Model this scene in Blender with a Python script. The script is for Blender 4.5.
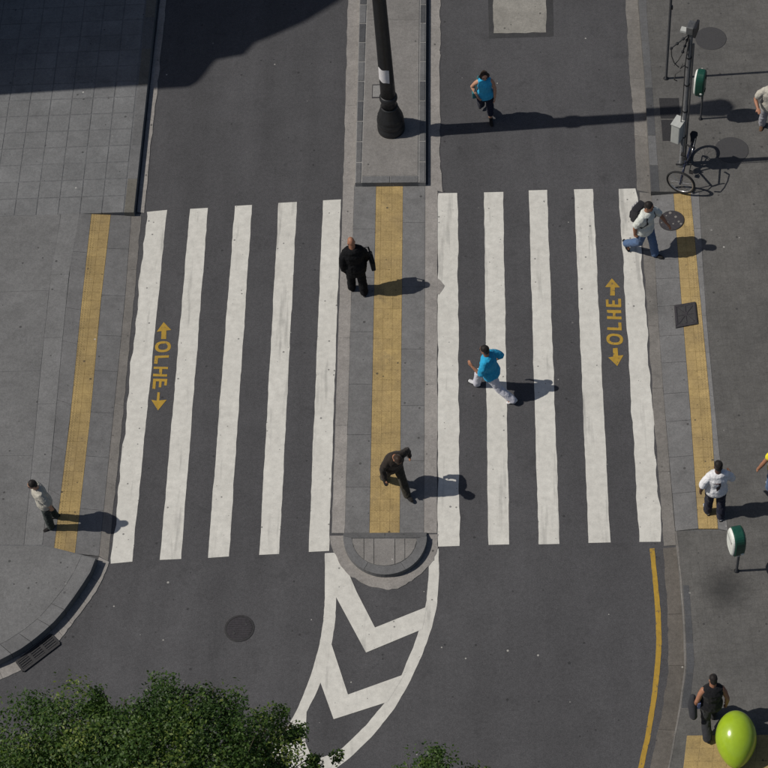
import bpy, bmesh, math, random
import numpy as np
from math import sin, cos, pi, radians, sqrt
from mathutils import Vector, Matrix, Euler

random.seed(7); np.random.seed(7)
for o in list(bpy.data.objects): bpy.data.objects.remove(o)
S = bpy.context.scene
COL = S.collection

# ------------------------------------------------------------------ camera, sky, sun, exposure
FPX, CXP = 2137.765, 383.07
PIT, ROL, YAW = radians(55.31914), radians(-6.62357), radians(-6.39742)
CAM = Vector((7.91063, -20.3135, 35.39985))
FW = Vector((sin(YAW)*cos(PIT), cos(YAW)*cos(PIT), -sin(PIT)))
_r = Vector((cos(YAW), -sin(YAW), 0)); _u = _r.cross(FW)
RT = cos(ROL)*_r + sin(ROL)*_u
UP = -sin(ROL)*_r + cos(ROL)*_u
cam = bpy.data.cameras.new('camera'); camo = bpy.data.objects.new('camera', cam); COL.objects.link(camo)
cam.sensor_width = 36; cam.lens = FPX/768*36; cam.clip_start = 0.5; cam.clip_end = 3000
cam.shift_x = (384-CXP)/768
M4 = Matrix((RT, UP, -FW)).transposed().to_4x4(); M4.translation = CAM
camo.matrix_world = M4
S.camera = camo

SUN_EL = radians(48.5); SUN_TAN = math.tan(SUN_EL); SUN_SLOPE = 0.043   # shadows run towards +x
W = bpy.data.worlds.new('World'); S.world = W; W.use_nodes = True
nt = W.node_tree; bg = nt.nodes['Background']
sky = nt.nodes.new('ShaderNodeTexSky'); sky.sky_type = 'NISHITA'; sky.sun_disc = False
sky.sun_elevation = SUN_EL; sky.sun_rotation = math.atan2(-1, -SUN_SLOPE); sky.altitude = 700; sky.dust_density = 3.0; sky.ozone_density = .6
nt.links.new(sky.outputs[0], bg.inputs[0]); bg.inputs[1].default_value = 0.05
sl = bpy.data.lights.new('sun', 'SUN'); sl.energy = 3.3; sl.angle = radians(0.53); sl.color = (1, .95, .87)
so = bpy.data.objects.new('sun', sl); COL.objects.link(so)
sd = Vector((1, SUN_SLOPE, 0)).normalized()*cos(SUN_EL) + Vector((0, 0, -sin(SUN_EL)))
so.rotation_euler = sd.to_track_quat('-Z', 'Y').to_euler(); so.location = (-30, 0, 40)
S.view_settings.view_transform = 'Standard'; S.view_settings.look = 'None'
S.view_settings.exposure = 0.10; S.view_settings.gamma = 1.0; S.view_settings.use_curve_mapping = False

# ------------------------------------------------------------------ helpers
def G(x, y, z=0.0):
    """photo pixel -> point of the horizontal plane at height z"""
    d = FW*FPX + RT*(x-CXP) + UP*(384-y)
    return CAM + d*((z-CAM.z)/d.z)

def tag(o, label=None, cat=None, group=None, kind=None):
    if label: o['label'] = label
    if cat: o['category'] = cat
    if group: o['group'] = group
    if kind: o['kind'] = kind
    return o

def link(name, me, mat=None, parent=None, smooth=False):
    o = bpy.data.objects.new(name, me); COL.objects.link(o)
    if mat is not None and not me.materials: me.materials.append(mat)
    if smooth: me.polygons.foreach_set('use_smooth', [True]*len(me.polygons))
    if parent is not None: o.parent = parent
    return o

def mesh(name, v, f, mat=None, parent=None, smooth=False):
    me = bpy.data.meshes.new(name); me.from_pydata([tuple(p) for p in v], [], f); me.update()
    return link(name, me, mat, parent, smooth)

def empty(name, loc=(0, 0, 0), rz=0.0):
    o = bpy.data.objects.new(name, None); COL.objects.link(o); o.location = loc; o.rotation_euler = (0, 0, rz)
    o.empty_display_size = .2
    return o

class MB:
    """collects closed shapes into one mesh"""
    rs = 1.0
    def __init__(s): s.v = []; s.f = []
    def add(s, v, f):
        b = len(s.v); s.v += [Vector(p) for p in v]; s.f += [[i+b for i in q] for q in f]; return s
    def box(s, c, d, rz=0., rot=None):
        R = rot or Matrix.Rotation(rz, 3, 'Z'); c = Vector(c)
        v = [c + R @ Vector((a*d[0]/2, b*d[1]/2, e*d[2]/2)) for e in(-1, 1) for b in(-1, 1) for a in(-1, 1)]
        return s.add(v, [(0, 2, 3, 1), (4, 5, 7, 6), (0, 1, 5, 4), (2, 6, 7, 3), (0, 4, 6, 2), (1, 3, 7, 5)])
    def tube(s, pts, rad, n=10, ry=None, side=None, cap=True):
        """rings along pts; rad = radius per point (or (a,b)); rounded ends"""
        pts = [Vector(p) for p in pts]; N = len(pts)
        if not isinstance(rad, (list, tuple)): rad = [rad]*N
        rad = [(r if isinstance(r, (list, tuple)) else (r, r)) for r in rad]; rad = [(a*MB.rs, c*MB.rs) for a, c in rad]
        P = []; Rr = []; T = []
        for i in range(N):
            t = (pts[min(i+1, N-1)]-pts[max(i-1, 0)])
            if t.length < 1e-9: t = Vector((0, 0, 1))
            t.normalize()
            if i == 0 and cap:
                m = min(rad[0])
                for a in(80, 50, 22): P.append(pts[0]-t*m*sin(radians(a))*.9); Rr.append((rad[0][0]*cos(radians(a)), rad[0][1]*cos(radians(a)))); T.append(t)
            P.append(pts[i]); Rr.append(rad[i]); T.append(t)
            if i == N-1 and cap:
                m = min(rad[-1])
                for a in(22, 50, 80): P.append(pts[-1]+t*m*sin(radians(a))*.9); Rr.append((rad[-1][0]*cos(radians(a)), rad[-1][1]*cos(radians(a)))); T.append(t)
        v = []; f = []; px = None
        for p, r, t in zip(P, Rr, T):
            if px is None:
                ref = Vector(side) if side is not None else (Vector((1, 0, 0)) if abs(t.x) < .9 else Vector((0, 1, 0)))
            else: ref = px
            x = (ref - t*ref.dot(t)).normalized(); y = t.cross(x); px = x
            for k in range(n):
                a = 2*pi*k/n; v.append(p + x*r[0]*cos(a) + y*r[1]*sin(a))
        m = len(P)
        for i in range(m-1):
            for k in range(n):
                a, b = i*n+k, i*n+(k+1) % n; f.append((a, b, b+n, a+n))
        f.append(tuple(range(n))[::-1]); f.append(tuple((m-1)*n+k for k in range(n)))
        return s.add(v, f)
    def lathe(s, prof, n=24, c=(0, 0, 0), flute=None):
        c = Vector(c); v = []; f = []
        for i, (r, z) in enumerate(prof):
            for k in range(n):
                a = 2*pi*k/n; rr = r*(1+(flute[1]*(k % 2) if flute and flute[0][0] <= z <= flute[0][1] else 0))
                v.append(c+Vector((rr*cos(a), rr*sin(a), z)))
        for i in range(len(prof)-1):
            for k in range(n):
                a, b = i*n+k, i*n+(k+1) % n; f.append((a, b, b+n, a+n))
        f.append(tuple(range(n))[::-1]); f.append(tuple((len(prof)-1)*n+k for k in range(n)))
        return s.add(v, f)
    def ball(s, c, r, n=14, m=9, R=None):
        c = Vector(c); r = (r, r, r) if not isinstance(r, (list, tuple)) else r; R = R or Matrix.Identity(3)
        v = [c + R @ Vector((0, 0, -r[2]))]; f = []
        for i in range(1, m):
            t = -pi/2+pi*i/m
            for k in range(n):
                a = 2*pi*k/n; v.append(c+R @ Vector((r[0]*cos(t)*cos(a), r[1]*cos(t)*sin(a), r[2]*sin(t))))
        v.append(c+R @ Vector((0, 0, r[2])))
        for k in range(n): f.append((0, 1+(k+1) % n, 1+k))
        for i in range(m-2):
            for k in range(n):
                a, b = 1+i*n+k, 1+i*n+(k+1) % n; f.append((a, b, b+n, a+n))
        L = len(v)-1; o = 1+(m-2)*n
        for k in range(n): f.append((L, o+k, o+(k+1) % n))
        return s.add(v, f)
    def prism(s, poly, z0, z1):
        n = len(poly); v = [Vector((p[0], p[1], z0)) for p in poly]+[Vector((p[0], p[1], z1)) for p in poly]
        f = [tuple(range(n))[::-1], tuple(range(n, 2*n))]+[(i, (i+1) % n, n+(i+1) % n, n+i) for i in range(n)]
        return s.add(v, f)
    def build(s, name, mat, parent=None, smooth=False): return mesh(name, s.v, s.f, mat, parent, smooth)

# ------------------------------------------------------------------ materials
MAT = {}
class NB:
    def __init__(s, name):
        m = bpy.data.materials.new(name); m.use_nodes = True; s.m = m; s.t = m.node_tree; s.b = s.t.nodes['Principled BSDF']
        s.geo = None
    def n(s, ty, **kw):
        x = s.t.nodes.new(ty)
        for k, v in kw.items(): setattr(x, k, v)
        return x
    def l(s, a, b): s.t.links.new(a, b)
    def pos(s, obj=False):
        if obj: return s.n('ShaderNodeTexCoord').outputs['Object']
        if s.geo is None: s.geo = s.n('ShaderNodeNewGeometry').outputs['Position']
        return s.geo
    def noise(s, scale, detail=3, rough=.55, obj=False, vec=None, dist=0.):
        x = s.n('ShaderNodeTexNoise'); x.inputs['Scale'].default_value = scale; x.inputs['Detail'].default_value = detail
        x.inputs['Roughness'].default_value = rough; x.inputs['Distortion'].default_value = dist
        s.l(vec if vec is not None else s.pos(obj), x.inputs['Vector']); return x.outputs['Fac']
    def ramp(s, fac, a, b, va=0., vb=1.):
        x = s.n('ShaderNodeMapRange'); x.clamp = True
        for i, v in zip((1, 2, 3, 4), (a, b, va, vb)): x.inputs[i].default_value = v
        s.l(fac, x.inputs[0]); return x.outputs[0]
    def mix(s, fac, a, b, mode='MIX'):
        x = s.n('ShaderNodeMix', data_type='RGBA', blend_type=mode)
        for i, v in ((0, fac), (6, a), (7, b)):
            if isinstance(v, (int, float)): x.inputs[i].default_value = v
            elif isinstance(v, (tuple, list)): x.inputs[i].default_value = (*v[:3], 1)
            else: s.l(v, x.inputs[i])
        return x.outputs[2]
    def math(s, op, a, b=0.):
        x = s.n('ShaderNodeMath', operation=op)
        for i, v in ((0, a), (1, b)):
            if isinstance(v, (int, float)): x.inputs[i].default_value = v
            else: s.l(v, x.inputs[i])
        return x.outputs[0]
    def val(s, c, f):       # colour times factor
        return s.mix(1.0, c, s.grey(f), 'MULTIPLY')
    def grey(s, f):
        x = s.n('ShaderNodeCombineColor'); [s.l(f, x.inputs[i]) for i in range(3)]; return x.outputs[0]
    def bump(s, h, strength=.3, dist=.01):
        x = s.n('ShaderNodeBump'); x.inputs['Strength'].default_value = strength; x.inputs['Distance'].default_value = dist
        s.l(h, x.inputs['Height']); s.l(x.outputs[0], s.b.inputs['Normal'])
    def rnd(s): return s.n('ShaderNodeObjectInfo').outputs['Random']
    def specks(s, scale, thr, seedoff=0.):
        """sparse small dots: 1 inside a dot"""
        v = s.n('ShaderNodeTexVoronoi', feature='F1'); v.inputs['Scale'].default_value = scale; v.inputs['Randomness'].default_value = 1
        ad = s.n('ShaderNodeVectorMath', operation='ADD'); s.l(s.pos(), ad.inputs[0]); ad.inputs[1].default_value = (seedoff, seedoff*.7, 0)
        s.l(ad.outputs[0], v.inputs['Vector'])
        sep = s.n('ShaderNodeSeparateColor'); s.l(v.outputs['Color'], sep.inputs[0])
        keep = s.ramp(sep.outputs[0], 1-thr, 1-thr+.01)
        size = s.ramp(sep.outputs[1], 0, 1, .06, .2)
        dot = s.math('LESS_THAN', v.outputs['Distance'], size)
        return s.math('MULTIPLY', keep, dot)
    def out(s, col, rough=.9, spec=.3, metal=0.):
        if isinstance(col, (tuple, list)): s.b.inputs['Base Color'].default_value = (*col[:3], 1)
        else: s.l(col, s.b.inputs['Base Color'])
        if isinstance(rough, (int, float)): s.b.inputs['Roughness'].default_value = rough
        else: s.l(rough, s.b.inputs['Roughness'])
        s.b.inputs['Specular IOR Level'].default_value = spec; s.b.inputs['Metallic'].default_value = metal
        return s.m

def m_asphalt():
    b = NB('asphalt')
    big = b.noise(.22, 4); mid = b.noise(1.7, 5, .62); fine = b.noise(38, 3, .7); grit = b.noise(110, 2, .6)
    c = b.mix(b.ramp(big, .3, .7), (.063, .0624, .0662), (.074, .0733, .0772))
    c = b.val(c, b.ramp(mid, .25, .75, .90, 1.10))
    c = b.val(c, b.ramp(fine, .25, .75, .72, 1.28)); c = b.val(c, b.ramp(b.noise(13, 3, .7), .25, .75, .84, 1.16))
    c = b.val(c, b.ramp(grit, .3, .7, .6, 1.4))
    # worn wheel lanes and stains (streaks along the road)
    sv = b.n('ShaderNodeMapping'); sv.inputs['Scale'].default_value = (1.0, .12, 1); b.l(b.pos(), sv.inputs[0])
    st = b.noise(1.1, 4, .6, vec=sv.outputs[0]); c = b.val(c, b.ramp(st, .25, .75, .84, 1.16))
    dk = b.ramp(b.noise(1.9, 6, .75, dist=.5), .57, .74, 0, .5); c = b.mix(dk, c, (.030, .030, .032))
    c = b.mix(b.math('MULTIPLY', b.specks(7, .10), .6), c, (.02, .02, .021))          # gum, oil drops
    c = b.mix(b.math('MULTIPLY', b.specks(9, .016, 7.3), .75), c, (.42, .41, .38))      # scraps of litter
    b.bump(grit, .5, .006)
    return b.out(c, .88, .25)

def m_paint(name, col, dirt, wear=.0, under=(.06, .06, .063)):
    b = NB(name)
    big = b.noise(.9, 5, .6); mid = b.noise(7, 4, .65); fine = b.noise(60, 3, .7)
    c = b.mix(b.ramp(big, .3, .75, 0, .55), col, dirt)
    c = b.val(c, b.ramp(mid, .25, .75, .84, 1.10)); c = b.val(c, b.ramp(fine, .25, .75, .88, 1.08))
    sv = b.n('ShaderNodeMapping'); sv.inputs['Rotation'].default_value = (0, 0, .9); sv.inputs['Scale'].default_value = (1, .1, 1); b.l(b.pos(), sv.inputs[0])
    sm = b.ramp(b.noise(4.5, 3, .6, vec=sv.outputs[0]), .58, .70, 0, .30); c = b.mix(sm, c, under)     # tyre scuffs
    w = b.ramp(b.noise(11, 6, .78), .645-wear, .70-wear, 0, .7); c = b.mix(w, c, under)
    c = b.mix(b.math('MULTIPLY', b.specks(8.5, .16, 3.1), .7), c, (.07, .07, .07))
    c = b.mix(b.math('MULTIPLY', b.specks(14, .05, 1.7), .6), c, (.09, .09, .09))
    b.bump(fine, .3, .004)
    return b.out(c, .75, .3)

def m_conc(name, a, c2, var=.12, speck=.10, spot=None, dots=False, dirtcol=(.05, .05, .05), tile=None, coarse=1., stain=.4):
    """cast concrete / stone; var = tint change from piece to piece"""
    b = NB(name)
    big = b.noise(.45*coarse, 5, .6); mid = b.noise(3.3, 5, .65); fine = b.noise(45, 4, .7)
    c = b.mix(b.ramp(big, .3, .7), a, c2)
    c = b.val(c, b.ramp(mid, .2, .8, .80, 1.18)); c = b.val(c, b.ramp(b.noise(14, 4, .7), .25, .75, .86, 1.14)); c = b.val(c, b.ramp(fine, .25, .75, .76, 1.24))
    c = b.val(c, b.ramp(b.rnd(), 0, 1, 1-var, 1+var))
    if stain:
        s1 = b.ramp(b.noise(1.1, 6, .7, dist=.4), .56, .72, 0, stain); c = b.mix(s1, c, dirtcol)
    if spot:
        vd = b.n('ShaderNodeVectorMath', operation='DISTANCE'); b.l(b.pos(), vd.inputs[0]); vd.inputs[1].default_value = spot
        df = b.math('ADD', vd.outputs['Value'], b.math('MULTIPLY', b.noise(3.5, 5, .7), .5)); c = b.mix(b.ramp(df, .35, .85, .75, 0), c, (.03, .03, .03))
    if tile:
        br = b.n('ShaderNodeTexBrick'); br.offset = 0; br.inputs['Scale'].default_value = 1.0
        br.inputs['Brick Width'].default_value = tile; br.inputs['Row Height'].default_value = tile
        br.inputs['Mortar Size'].default_value = .006; br.inputs['Mortar Smooth'].default_value = .6
        br.inputs['Color1'].default_value = (1, 1, 1, 1); br.inputs['Color2'].default_value = (.94, .94, .94, 1); br.inputs['Mortar'].default_value = (.84, .84, .84, 1)
        mp = b.n('ShaderNodeMapping'); mp.inputs['Rotation'].default_value = (0, 0, radians(-3)); b.l(b.pos(), mp.inputs[0]); b.l(mp.outputs[0], br.inputs['Vector'])
        c = b.mix(1., c, br.outputs['Color'], 'MULTIPLY')
    c = b.mix(b.math('MULTIPLY', b.specks(7, speck*1.1, 5.5), .7), c, (.035, .035, .035))
    c = b.mix(b.math('MULTIPLY', b.specks(13, speck*.5, 2.2), .55), c, (.03, .03, .03))
    c = b.mix(b.math('MULTIPLY', b.specks(9, .012, 9.9), .7), c, (.5, .49, .46))
    if dots:        # raised studs of the tactile tiles
        vo = b.n('ShaderNodeTexVoronoi', feature='F1'); vo.inputs['Scale'].default_value = 17; vo.inputs['Randomness'].default_value = 0
        b.l(b.pos(), vo.inputs['Vector']); st_ = b.ramp(vo.outputs['Distance'], .22, .36, 1, 0)
        b.bump(b.math('ADD', st_, b.math('MULTIPLY', fine, .5)), .7, .006)
    else: b.bump(fine, .35, .006)
    return b.out(c, .9, .25)

def m_cloth(name, col, rough=.85, fine=160, amp=.25, amp2=.18, sheen=.08):
    b = NB(name)
    c = b.val(col, b.ramp(b.noise(fine, 2, obj=True), .3, .7, 1-amp, 1+amp)); c = b.val(c, b.ramp(b.noise(9, 4, .6, obj=True), .25, .75, 1-amp2, 1+amp2))
    b.bump(b.noise(22, 4, .6, obj=True), .35, .02)
    b.b.inputs['Sheen Weight'].default_value = sheen
    return b.out(c, rough, .2)

def m_plain(name, col, rough=.5, metal=0., spec=.5, amp=.12, scale=14, grime=.0, grimecol=(.03, .03, .03)):
    b = NB(name)
    c = b.val(col, b.ramp(b.noise(scale, 5, .65, obj=True), .25, .75, 1-amp, 1+amp))
    if grime: c = b.mix(b.ramp(b.noise(6, 6, .7, obj=True), .5, .72, 0, grime), c, grimecol)
    r = b.ramp(b.noise(scale*2, 3, obj=True), .3, .7, max(rough-.1, .05), min(rough+.12, 1))
    return b.out(c, r, spec, metal)

A = MAT
A['asphalt'] = m_asphalt()
A['white'] = m_paint('white_road_paint', (.60, .588, .545), (.46, .447, .41))
A['yellow'] = m_paint('yellow_road_paint', (.40, .25, .032), (.27, .175, .04), wear=.075)
A['gutter'] = m_conc('gutter_concrete', (.275, .258, .242), (.215, .204, .194), .05, .12, stain=.25)
A['gutter_grey'] = m_conc('grey_gutter_concrete', (.185, .173, .160), (.145, .138, .130), .08, .12, stain=.3)
A['slab_left'] = m_conc('grey_paving', (.172, .174, .177), (.130, .132, .135), .05, .14, coarse=2.2, stain=.35, dirtcol=(.085, .085, .085))
A['conc_left'] = m_conc('smooth_pavement_concrete', (.160, .160, .161), (.124, .124, .125), .03, .14, coarse=1.8, stain=.32, dirtcol=(.08, .08, .08))
A['conc_light'] = m_conc('pale_band_concrete', (.165, .165, .166), (.148, .148, .149), .04, .10, stain=.15)
A['slab_blue'] = m_conc('bluish_ramp_paving', (.163, .162, .163), (.130, .129, .130), .03, .16, stain=.32)
A['median'] = m_conc('median_concrete', (.200, .190, .180), (.172, .165, .158), .04, .10, stain=.12)
A['kerb'] = m_conc('kerb_stone', (.140, .140, .142), (.108, .109, .112), .10, .08, stain=.2)
A['kerb_warm'] = m_conc('warm_kerb_stone', (.135, .128, .112), (.11, .105, .092), .08, .08, stain=.2)
A['kerb_dark'] = m_conc('dark_kerb_stone', (.085, .087, .092), (.066, .068, .073), .10, .08, stain=.2)
A['right'] = m_conc('small_tile_pavement', (.122, .118, .112), (.092, .090, .087), .0, .14, spot=tuple(G(724, 588, .17)), tile=.155, stain=.45, dirtcol=(.055, .054, .052))
A['tactile'] = m_conc('yellow_tactile_tile', (.375, .272, .115), (.27, .198, .095), .06, .2, coarse=2.6, stain=.5, dirtcol=(.17, .135, .085), dots=True)
A['mortar'] = m_conc('dark_mortar', (.105, .106, .109), (.092, .093, .096), 0, .05)
A['mortar_light'] = m_conc('pale_mortar', (.26, .255, .245), (.22, .215, .21), 0, .05)
A['mortar_yellow'] = m_conc('yellow_grout', (.25, .19, .09), (.20, .155, .08), 0, .05)
A['gutter_dirty'] = m_conc('dirty_gutter_concrete', (.120, .108, .096), (.095, .088, .080), .08, .14, stain=.3)
A['mortar_left'] = m_conc('worn_joint_filler', (.138, .140, .144), (.112, .114, .119), 0, .05)
A['patch'] = m_conc('pale_concrete_patch', (.27, .26, .235), (.21, .20, .18), 0, .35, stain=.35)
A['tar'] = m_conc('tar_edge', (.04, .04, .042), (.05, .05, .052), 0, .05)
A['iron'] = m_plain('cast_iron', (.036, .035, .037), .7, .3, .4, .35, 30, .3)
A['iron_grey'] = m_plain('grey_cast_iron', (.058, .057, .059), .75, .2, .4, .2, 40, .2)
A['iron_purple'] = m_plain('dark_rusty_iron', (.044, .041, .046), .8, .2, .3, .4, 22, .3)
A['lamp_black'] = m_plain('black_post_paint', (.018, .019, .021), .45, .2, .5, .25, 9, .25, (.05, .045, .04))
A['pole'] = m_plain('galvanised_steel', (.13, .132, .135), .5, .5, .5, .2, 18, .35)
A['grey_box'] = m_plain('grey_enamel', (.42, .43, .41), .45, 0, .5, .12, 12, .3, (.2, .19, .17))
A['dark_metal'] = m_plain('dark_metal', (.022, .023, .026), .5, .3, .5, .25)
A['green'] = m_plain('green_plastic', (.008, .060, .040), .38, 0, .5, .18, 8, .25)
A['bin_white'] = m_plain('white_plastic', (.66, .68, .64), .45, 0, .5, .08, 10, .2, (.3, .3, .28))
A['rubber'] = m_plain('tyre_rubber', (.018, .018, .019), .8, 0, .3, .2)
A['chrome'] = m_plain('bright_metal', (.55, .55, .56), .3, .9, .5, .1)
A['bike_blue'] = m_plain('dark_blue_frame_paint', (.018, .024, .055), .35, .1, .5, .15)
A['wire'] = m_plain('wire_insulation', (.05, .048, .045), .7)
A['sticker'] = m_plain('white_paper', (.62, .61, .62), .7, 0, .3, .1, 30, .3, (.25, .27, .45))
A['skin'] = m_plain('brown_skin', (.31, .145, .085), .55, 0, .4, .08, 20)
A['skin_light'] = m_plain('tan_skin', (.46, .25, .165), .5, 0, .4, .08, 20)
A['skin_dark'] = m_plain('dark_skin', (.10, .048, .032), .5, 0, .4, .1, 20)
A['hair'] = m_cloth('dark_hair', (.014, .011, .010), .6, 240, .5)
A['hair_brown'] = m_cloth('brown_hair', (.030, .018, .012), .55, 240, .5)
A['hair_grey'] = m_cloth('greying_hair', (.10, .09, .08), .7, 240, .5)
A['eye'] = m_plain('eye', (.02, .015, .012), .2)
A['lip'] = m_plain('lips', (.22, .07, .06), .5)
def balloon_mat():
    b = NB('lime_balloon'); c = b.val((.30, .43, .022), b.ramp(b.noise(10, 3, obj=True), .3, .7, .95, 1.05))
    b.b.inputs['Subsurface Weight'].default_value = .12; b.b.inputs['Subsurface Radius'].default_value = (.04, .05, .01); b.b.inputs['Coat Weight'].default_value = .35; b.b.inputs['Coat Roughness'].default_value = .08
    return b.out(c, .22, .5)
A['balloon'] = balloon_mat()
def leaf_mat():
    b = NB('leaf'); at = b.n('ShaderNodeAttribute'); at.attribute_name = 'tint'
    rp = b.n('ShaderNodeValToRGB'); b.l(at.outputs['Fac'], rp.inputs[0])
    e = rp.color_ramp.elements; e[0].color = (.022, .050, .014, 1); e[1].color = (.185, .225, .05, 1); e[1].position = 1
    x = e.new(.45); x.color = (.042, .086, .020, 1); x = e.new(.8); x.color = (.080, .135, .026, 1)
    b.out(rp.outputs[0], .5, .35)
    tr = b.n('ShaderNodeBsdfTranslucent'); b.l(b.mix(1., rp.outputs[0], (1.2, 1.4, .5), 'MULTIPLY'), tr.inputs[0])
    ms = b.n('ShaderNodeMixShader'); ms.inputs[0].default_value = .38
    b.l(b.b.outputs[0], ms.inputs[1]); b.l(tr.outputs[0], ms.inputs[2]); b.l(ms.outputs[0], b.t.nodes['Material Output'].inputs[0])
    return b.m
A['leaf'] = leaf_mat()
A['bark'] = m_conc('bark', (.10, .075, .055), (.06, .045, .035), 0, .0)
A['facade'] = m_conc('facade_render', (.32, .30, .27), (.26, .245, .22), .05, .02)
A['glass'] = m_plain('window_glass', (.03, .035, .04), .12)

# ------------------------------------------------------------------ setting
K = .148            # kerb height
def pline(pts, z=0., zb=None):
    """photo polyline at height z (to zb at its end) -> function of 0..1 by length"""
    n = len(pts); w = [G(x, y, z if zb is None else z+(zb-z)*i/(n-1)) for i, (x, y) in enumerate(pts)]
    L = [0.]
    for a, c in zip(w, w[1:]): L.append(L[-1]+(c-a).length)
    def f(t):
        s = max(0., min(1., t))*L[-1]
        for i in range(n-1):
            if s <= L[i+1]+1e-9:
                u = (s-L[i])/max(L[i+1]-L[i], 1e-9); return w[i].lerp(w[i+1], u)
        return w[-1].copy()
    f.length = L[-1]
    return f

def slab(name, poly, mat, parent, gap=.012, depth=.05, cham=.004, kind=None):
    """a paving piece: top outline (3-D points), chamfered rim and sides"""
    n = len(poly); c = sum(poly, Vector())/n
    def ins(d, dz): 
        out = []
        for i, p in enumerate(poly):
            a = (poly[i-1]-p); b_ = (poly[(i+1) % n]-p); a.z = b_.z = 0
            a.normalize(); b_.normalize(); m = a+b_
            if m.length < .35: m = (c-p); m.z = 0; m.normalize(); m *= .75      # mid-edge point
            elif m.dot(c-p) < 0: m = -m
            out.append(p+m*d+Vector((0, 0, dz)))
        return out
    o0 = ins(gap/2, -depth); o1 = ins(gap/2, -cham); o2 = ins(gap/2+cham, 0)
    v = o0+o1+o2
    f = [tuple(range(2*n, 3*n))]
    for r in(0, n):
        for i in range(n): f.append((r+i, r+(i+1) % n, r+n+(i+1) % n, r+n+i))
    # orientation: make the top face look up
    nz = sum(((o2[i].x-c.x)*(o2[(i+1) % n].y-c.y)-(o2[(i+1) % n].x-c.x)*(o2[i].y-c.y)) for i in range(n))
    if nz < 0: f = [tuple(q[::-1]) for q in f]
    return mesh(name, v, f, mat, parent)

def strip(name, A_, B_, cuts, mat, parent, sub=1, jitA=0., jitB=0., gap=.012, depth=.05, lift=0.):
    """row of pieces between two lines; cuts = list of parameters or a count"""
    if isinstance(cuts, int): cuts = [i/cuts for i in range(cuts+1)]
    out = []
    for t0, t1 in zip(cuts, cuts[1:]):
        ts = [t0+(t1-t0)*i/sub for i in range(sub+1)]
        a = [A_(t) for t in ts]; b_ = [B_(t) for t in ts]
        for q, j in((a, jitA), (b_, jitB)):
            if j:
                for i in range(1 if sub > 1 else 0, len(q)-(1 if sub > 1 else 0)): q[i].x += random.uniform(-j, j)
        poly = a+b_[::-1]
        for p in poly: p.z += lift+(random.uniform(-.002, .002) if gap else 0)*0
        m = mat if not isinstance(mat, (list, tuple)) else random.choice(mat)
        out.append(slab(name, poly, m, parent, gap, depth))
    return out

def sheet(name, poly, mat, parent=None, z1=None, z0=None):
    """polygon (2-D or 3-D points) as a flat prism"""
    n = len(poly); top = [Vector((p[0], p[1], z1)) for p in poly]
    a = sum(top[i].x*top[(i+1) % n].y-top[(i+1) % n].x*top[i].y for i in range(n))
    if a < 0: top = top[::-1]
    mb = MB(); mb.prism([(p.x, p.y) for p in top], z0, z1)
    return mb.build(name, mat, parent)

def lerp2(a, b, t): return (a[0]+(b[0]-a[0])*t, a[1]+(b[1]-a[1])*t)

ground = tag(mesh('ground', [(-400, -400, -.25), (400, -400, -.25), (400, 400, -.25), (-400, 400, -.25)], [(0, 1, 2, 3)], A['conc_left']), kind='structure')
road = tag(mesh('road', [(-60, -60, 0), (80, -60, 0), (80, 90, 0), (-60, 90, 0)], [(0, 1, 2, 3)], A['asphalt']), kind='structure')

# --- crosswalk stripes, traced from the photograph
TLp = [(147, 212), (190, 209), (235, 206), (278.7, 203), (323, 200.5), (437.7, 193.3), (484, 192.5), (528.7, 190.5), (574, 189.5), (618.7, 189)]
TRp = [(167, 210), (208, 208), (252, 205), (297, 202), (341, 199.5), (457.7, 193), (503, 192), (547, 190), (593, 189), (637, 188.5)]
BLp = [(111, 563.7), (160, 560), (208, 558), (259.3, 555), (308.7, 552), (437.8, 546.7), (488.3, 545), (538.7, 544.5), (588.7, 543), (639.5, 542)]
BRp = [(132.3, 561.7), (181, 559), (229, 556.5), (279.3, 554), (329, 551), (459.5, 546), (509.3, 544.5), (559.7, 544), (610.3, 542.5), (661.5, 541.8)]
def wob(seed, t, a):
    return a*(sin(t*23+seed*1.7)*.45+sin(t*51+seed*3.1)*.35+sin(t*107+seed*5.3)*.3)
for i in range(10):
    a, b_, c, d = (G(*q[i]) for q in(TLp, TRp, BLp, BRp))
    N = 70; ampL = .030 if i == 0 else (.016 if i == 9 else .007); ampR = .032 if i == 9 else (.008)
    if i == 5: ampL, ampR = .016, .016
    L = []; R = []
    for k in range(N+1):
        t = k/N; p = a.lerp(c, t); q = b_.lerp(d, t)
        p.x += wob(i, t, ampL)+random.uniform(-.004, .004); q.x += wob(i+31, t, ampR)+random.uniform(-.004, .004)
        L.append(p); R.append(q)
    pts = [p+Vector((0, 0, .004)) for p in L+R]; n = N+1
    f = [(k, k+1, n+k+1, n+k) for k in range(N)]
    mesh('crosswalk_stripe', pts, f, A['white'], road)

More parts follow.
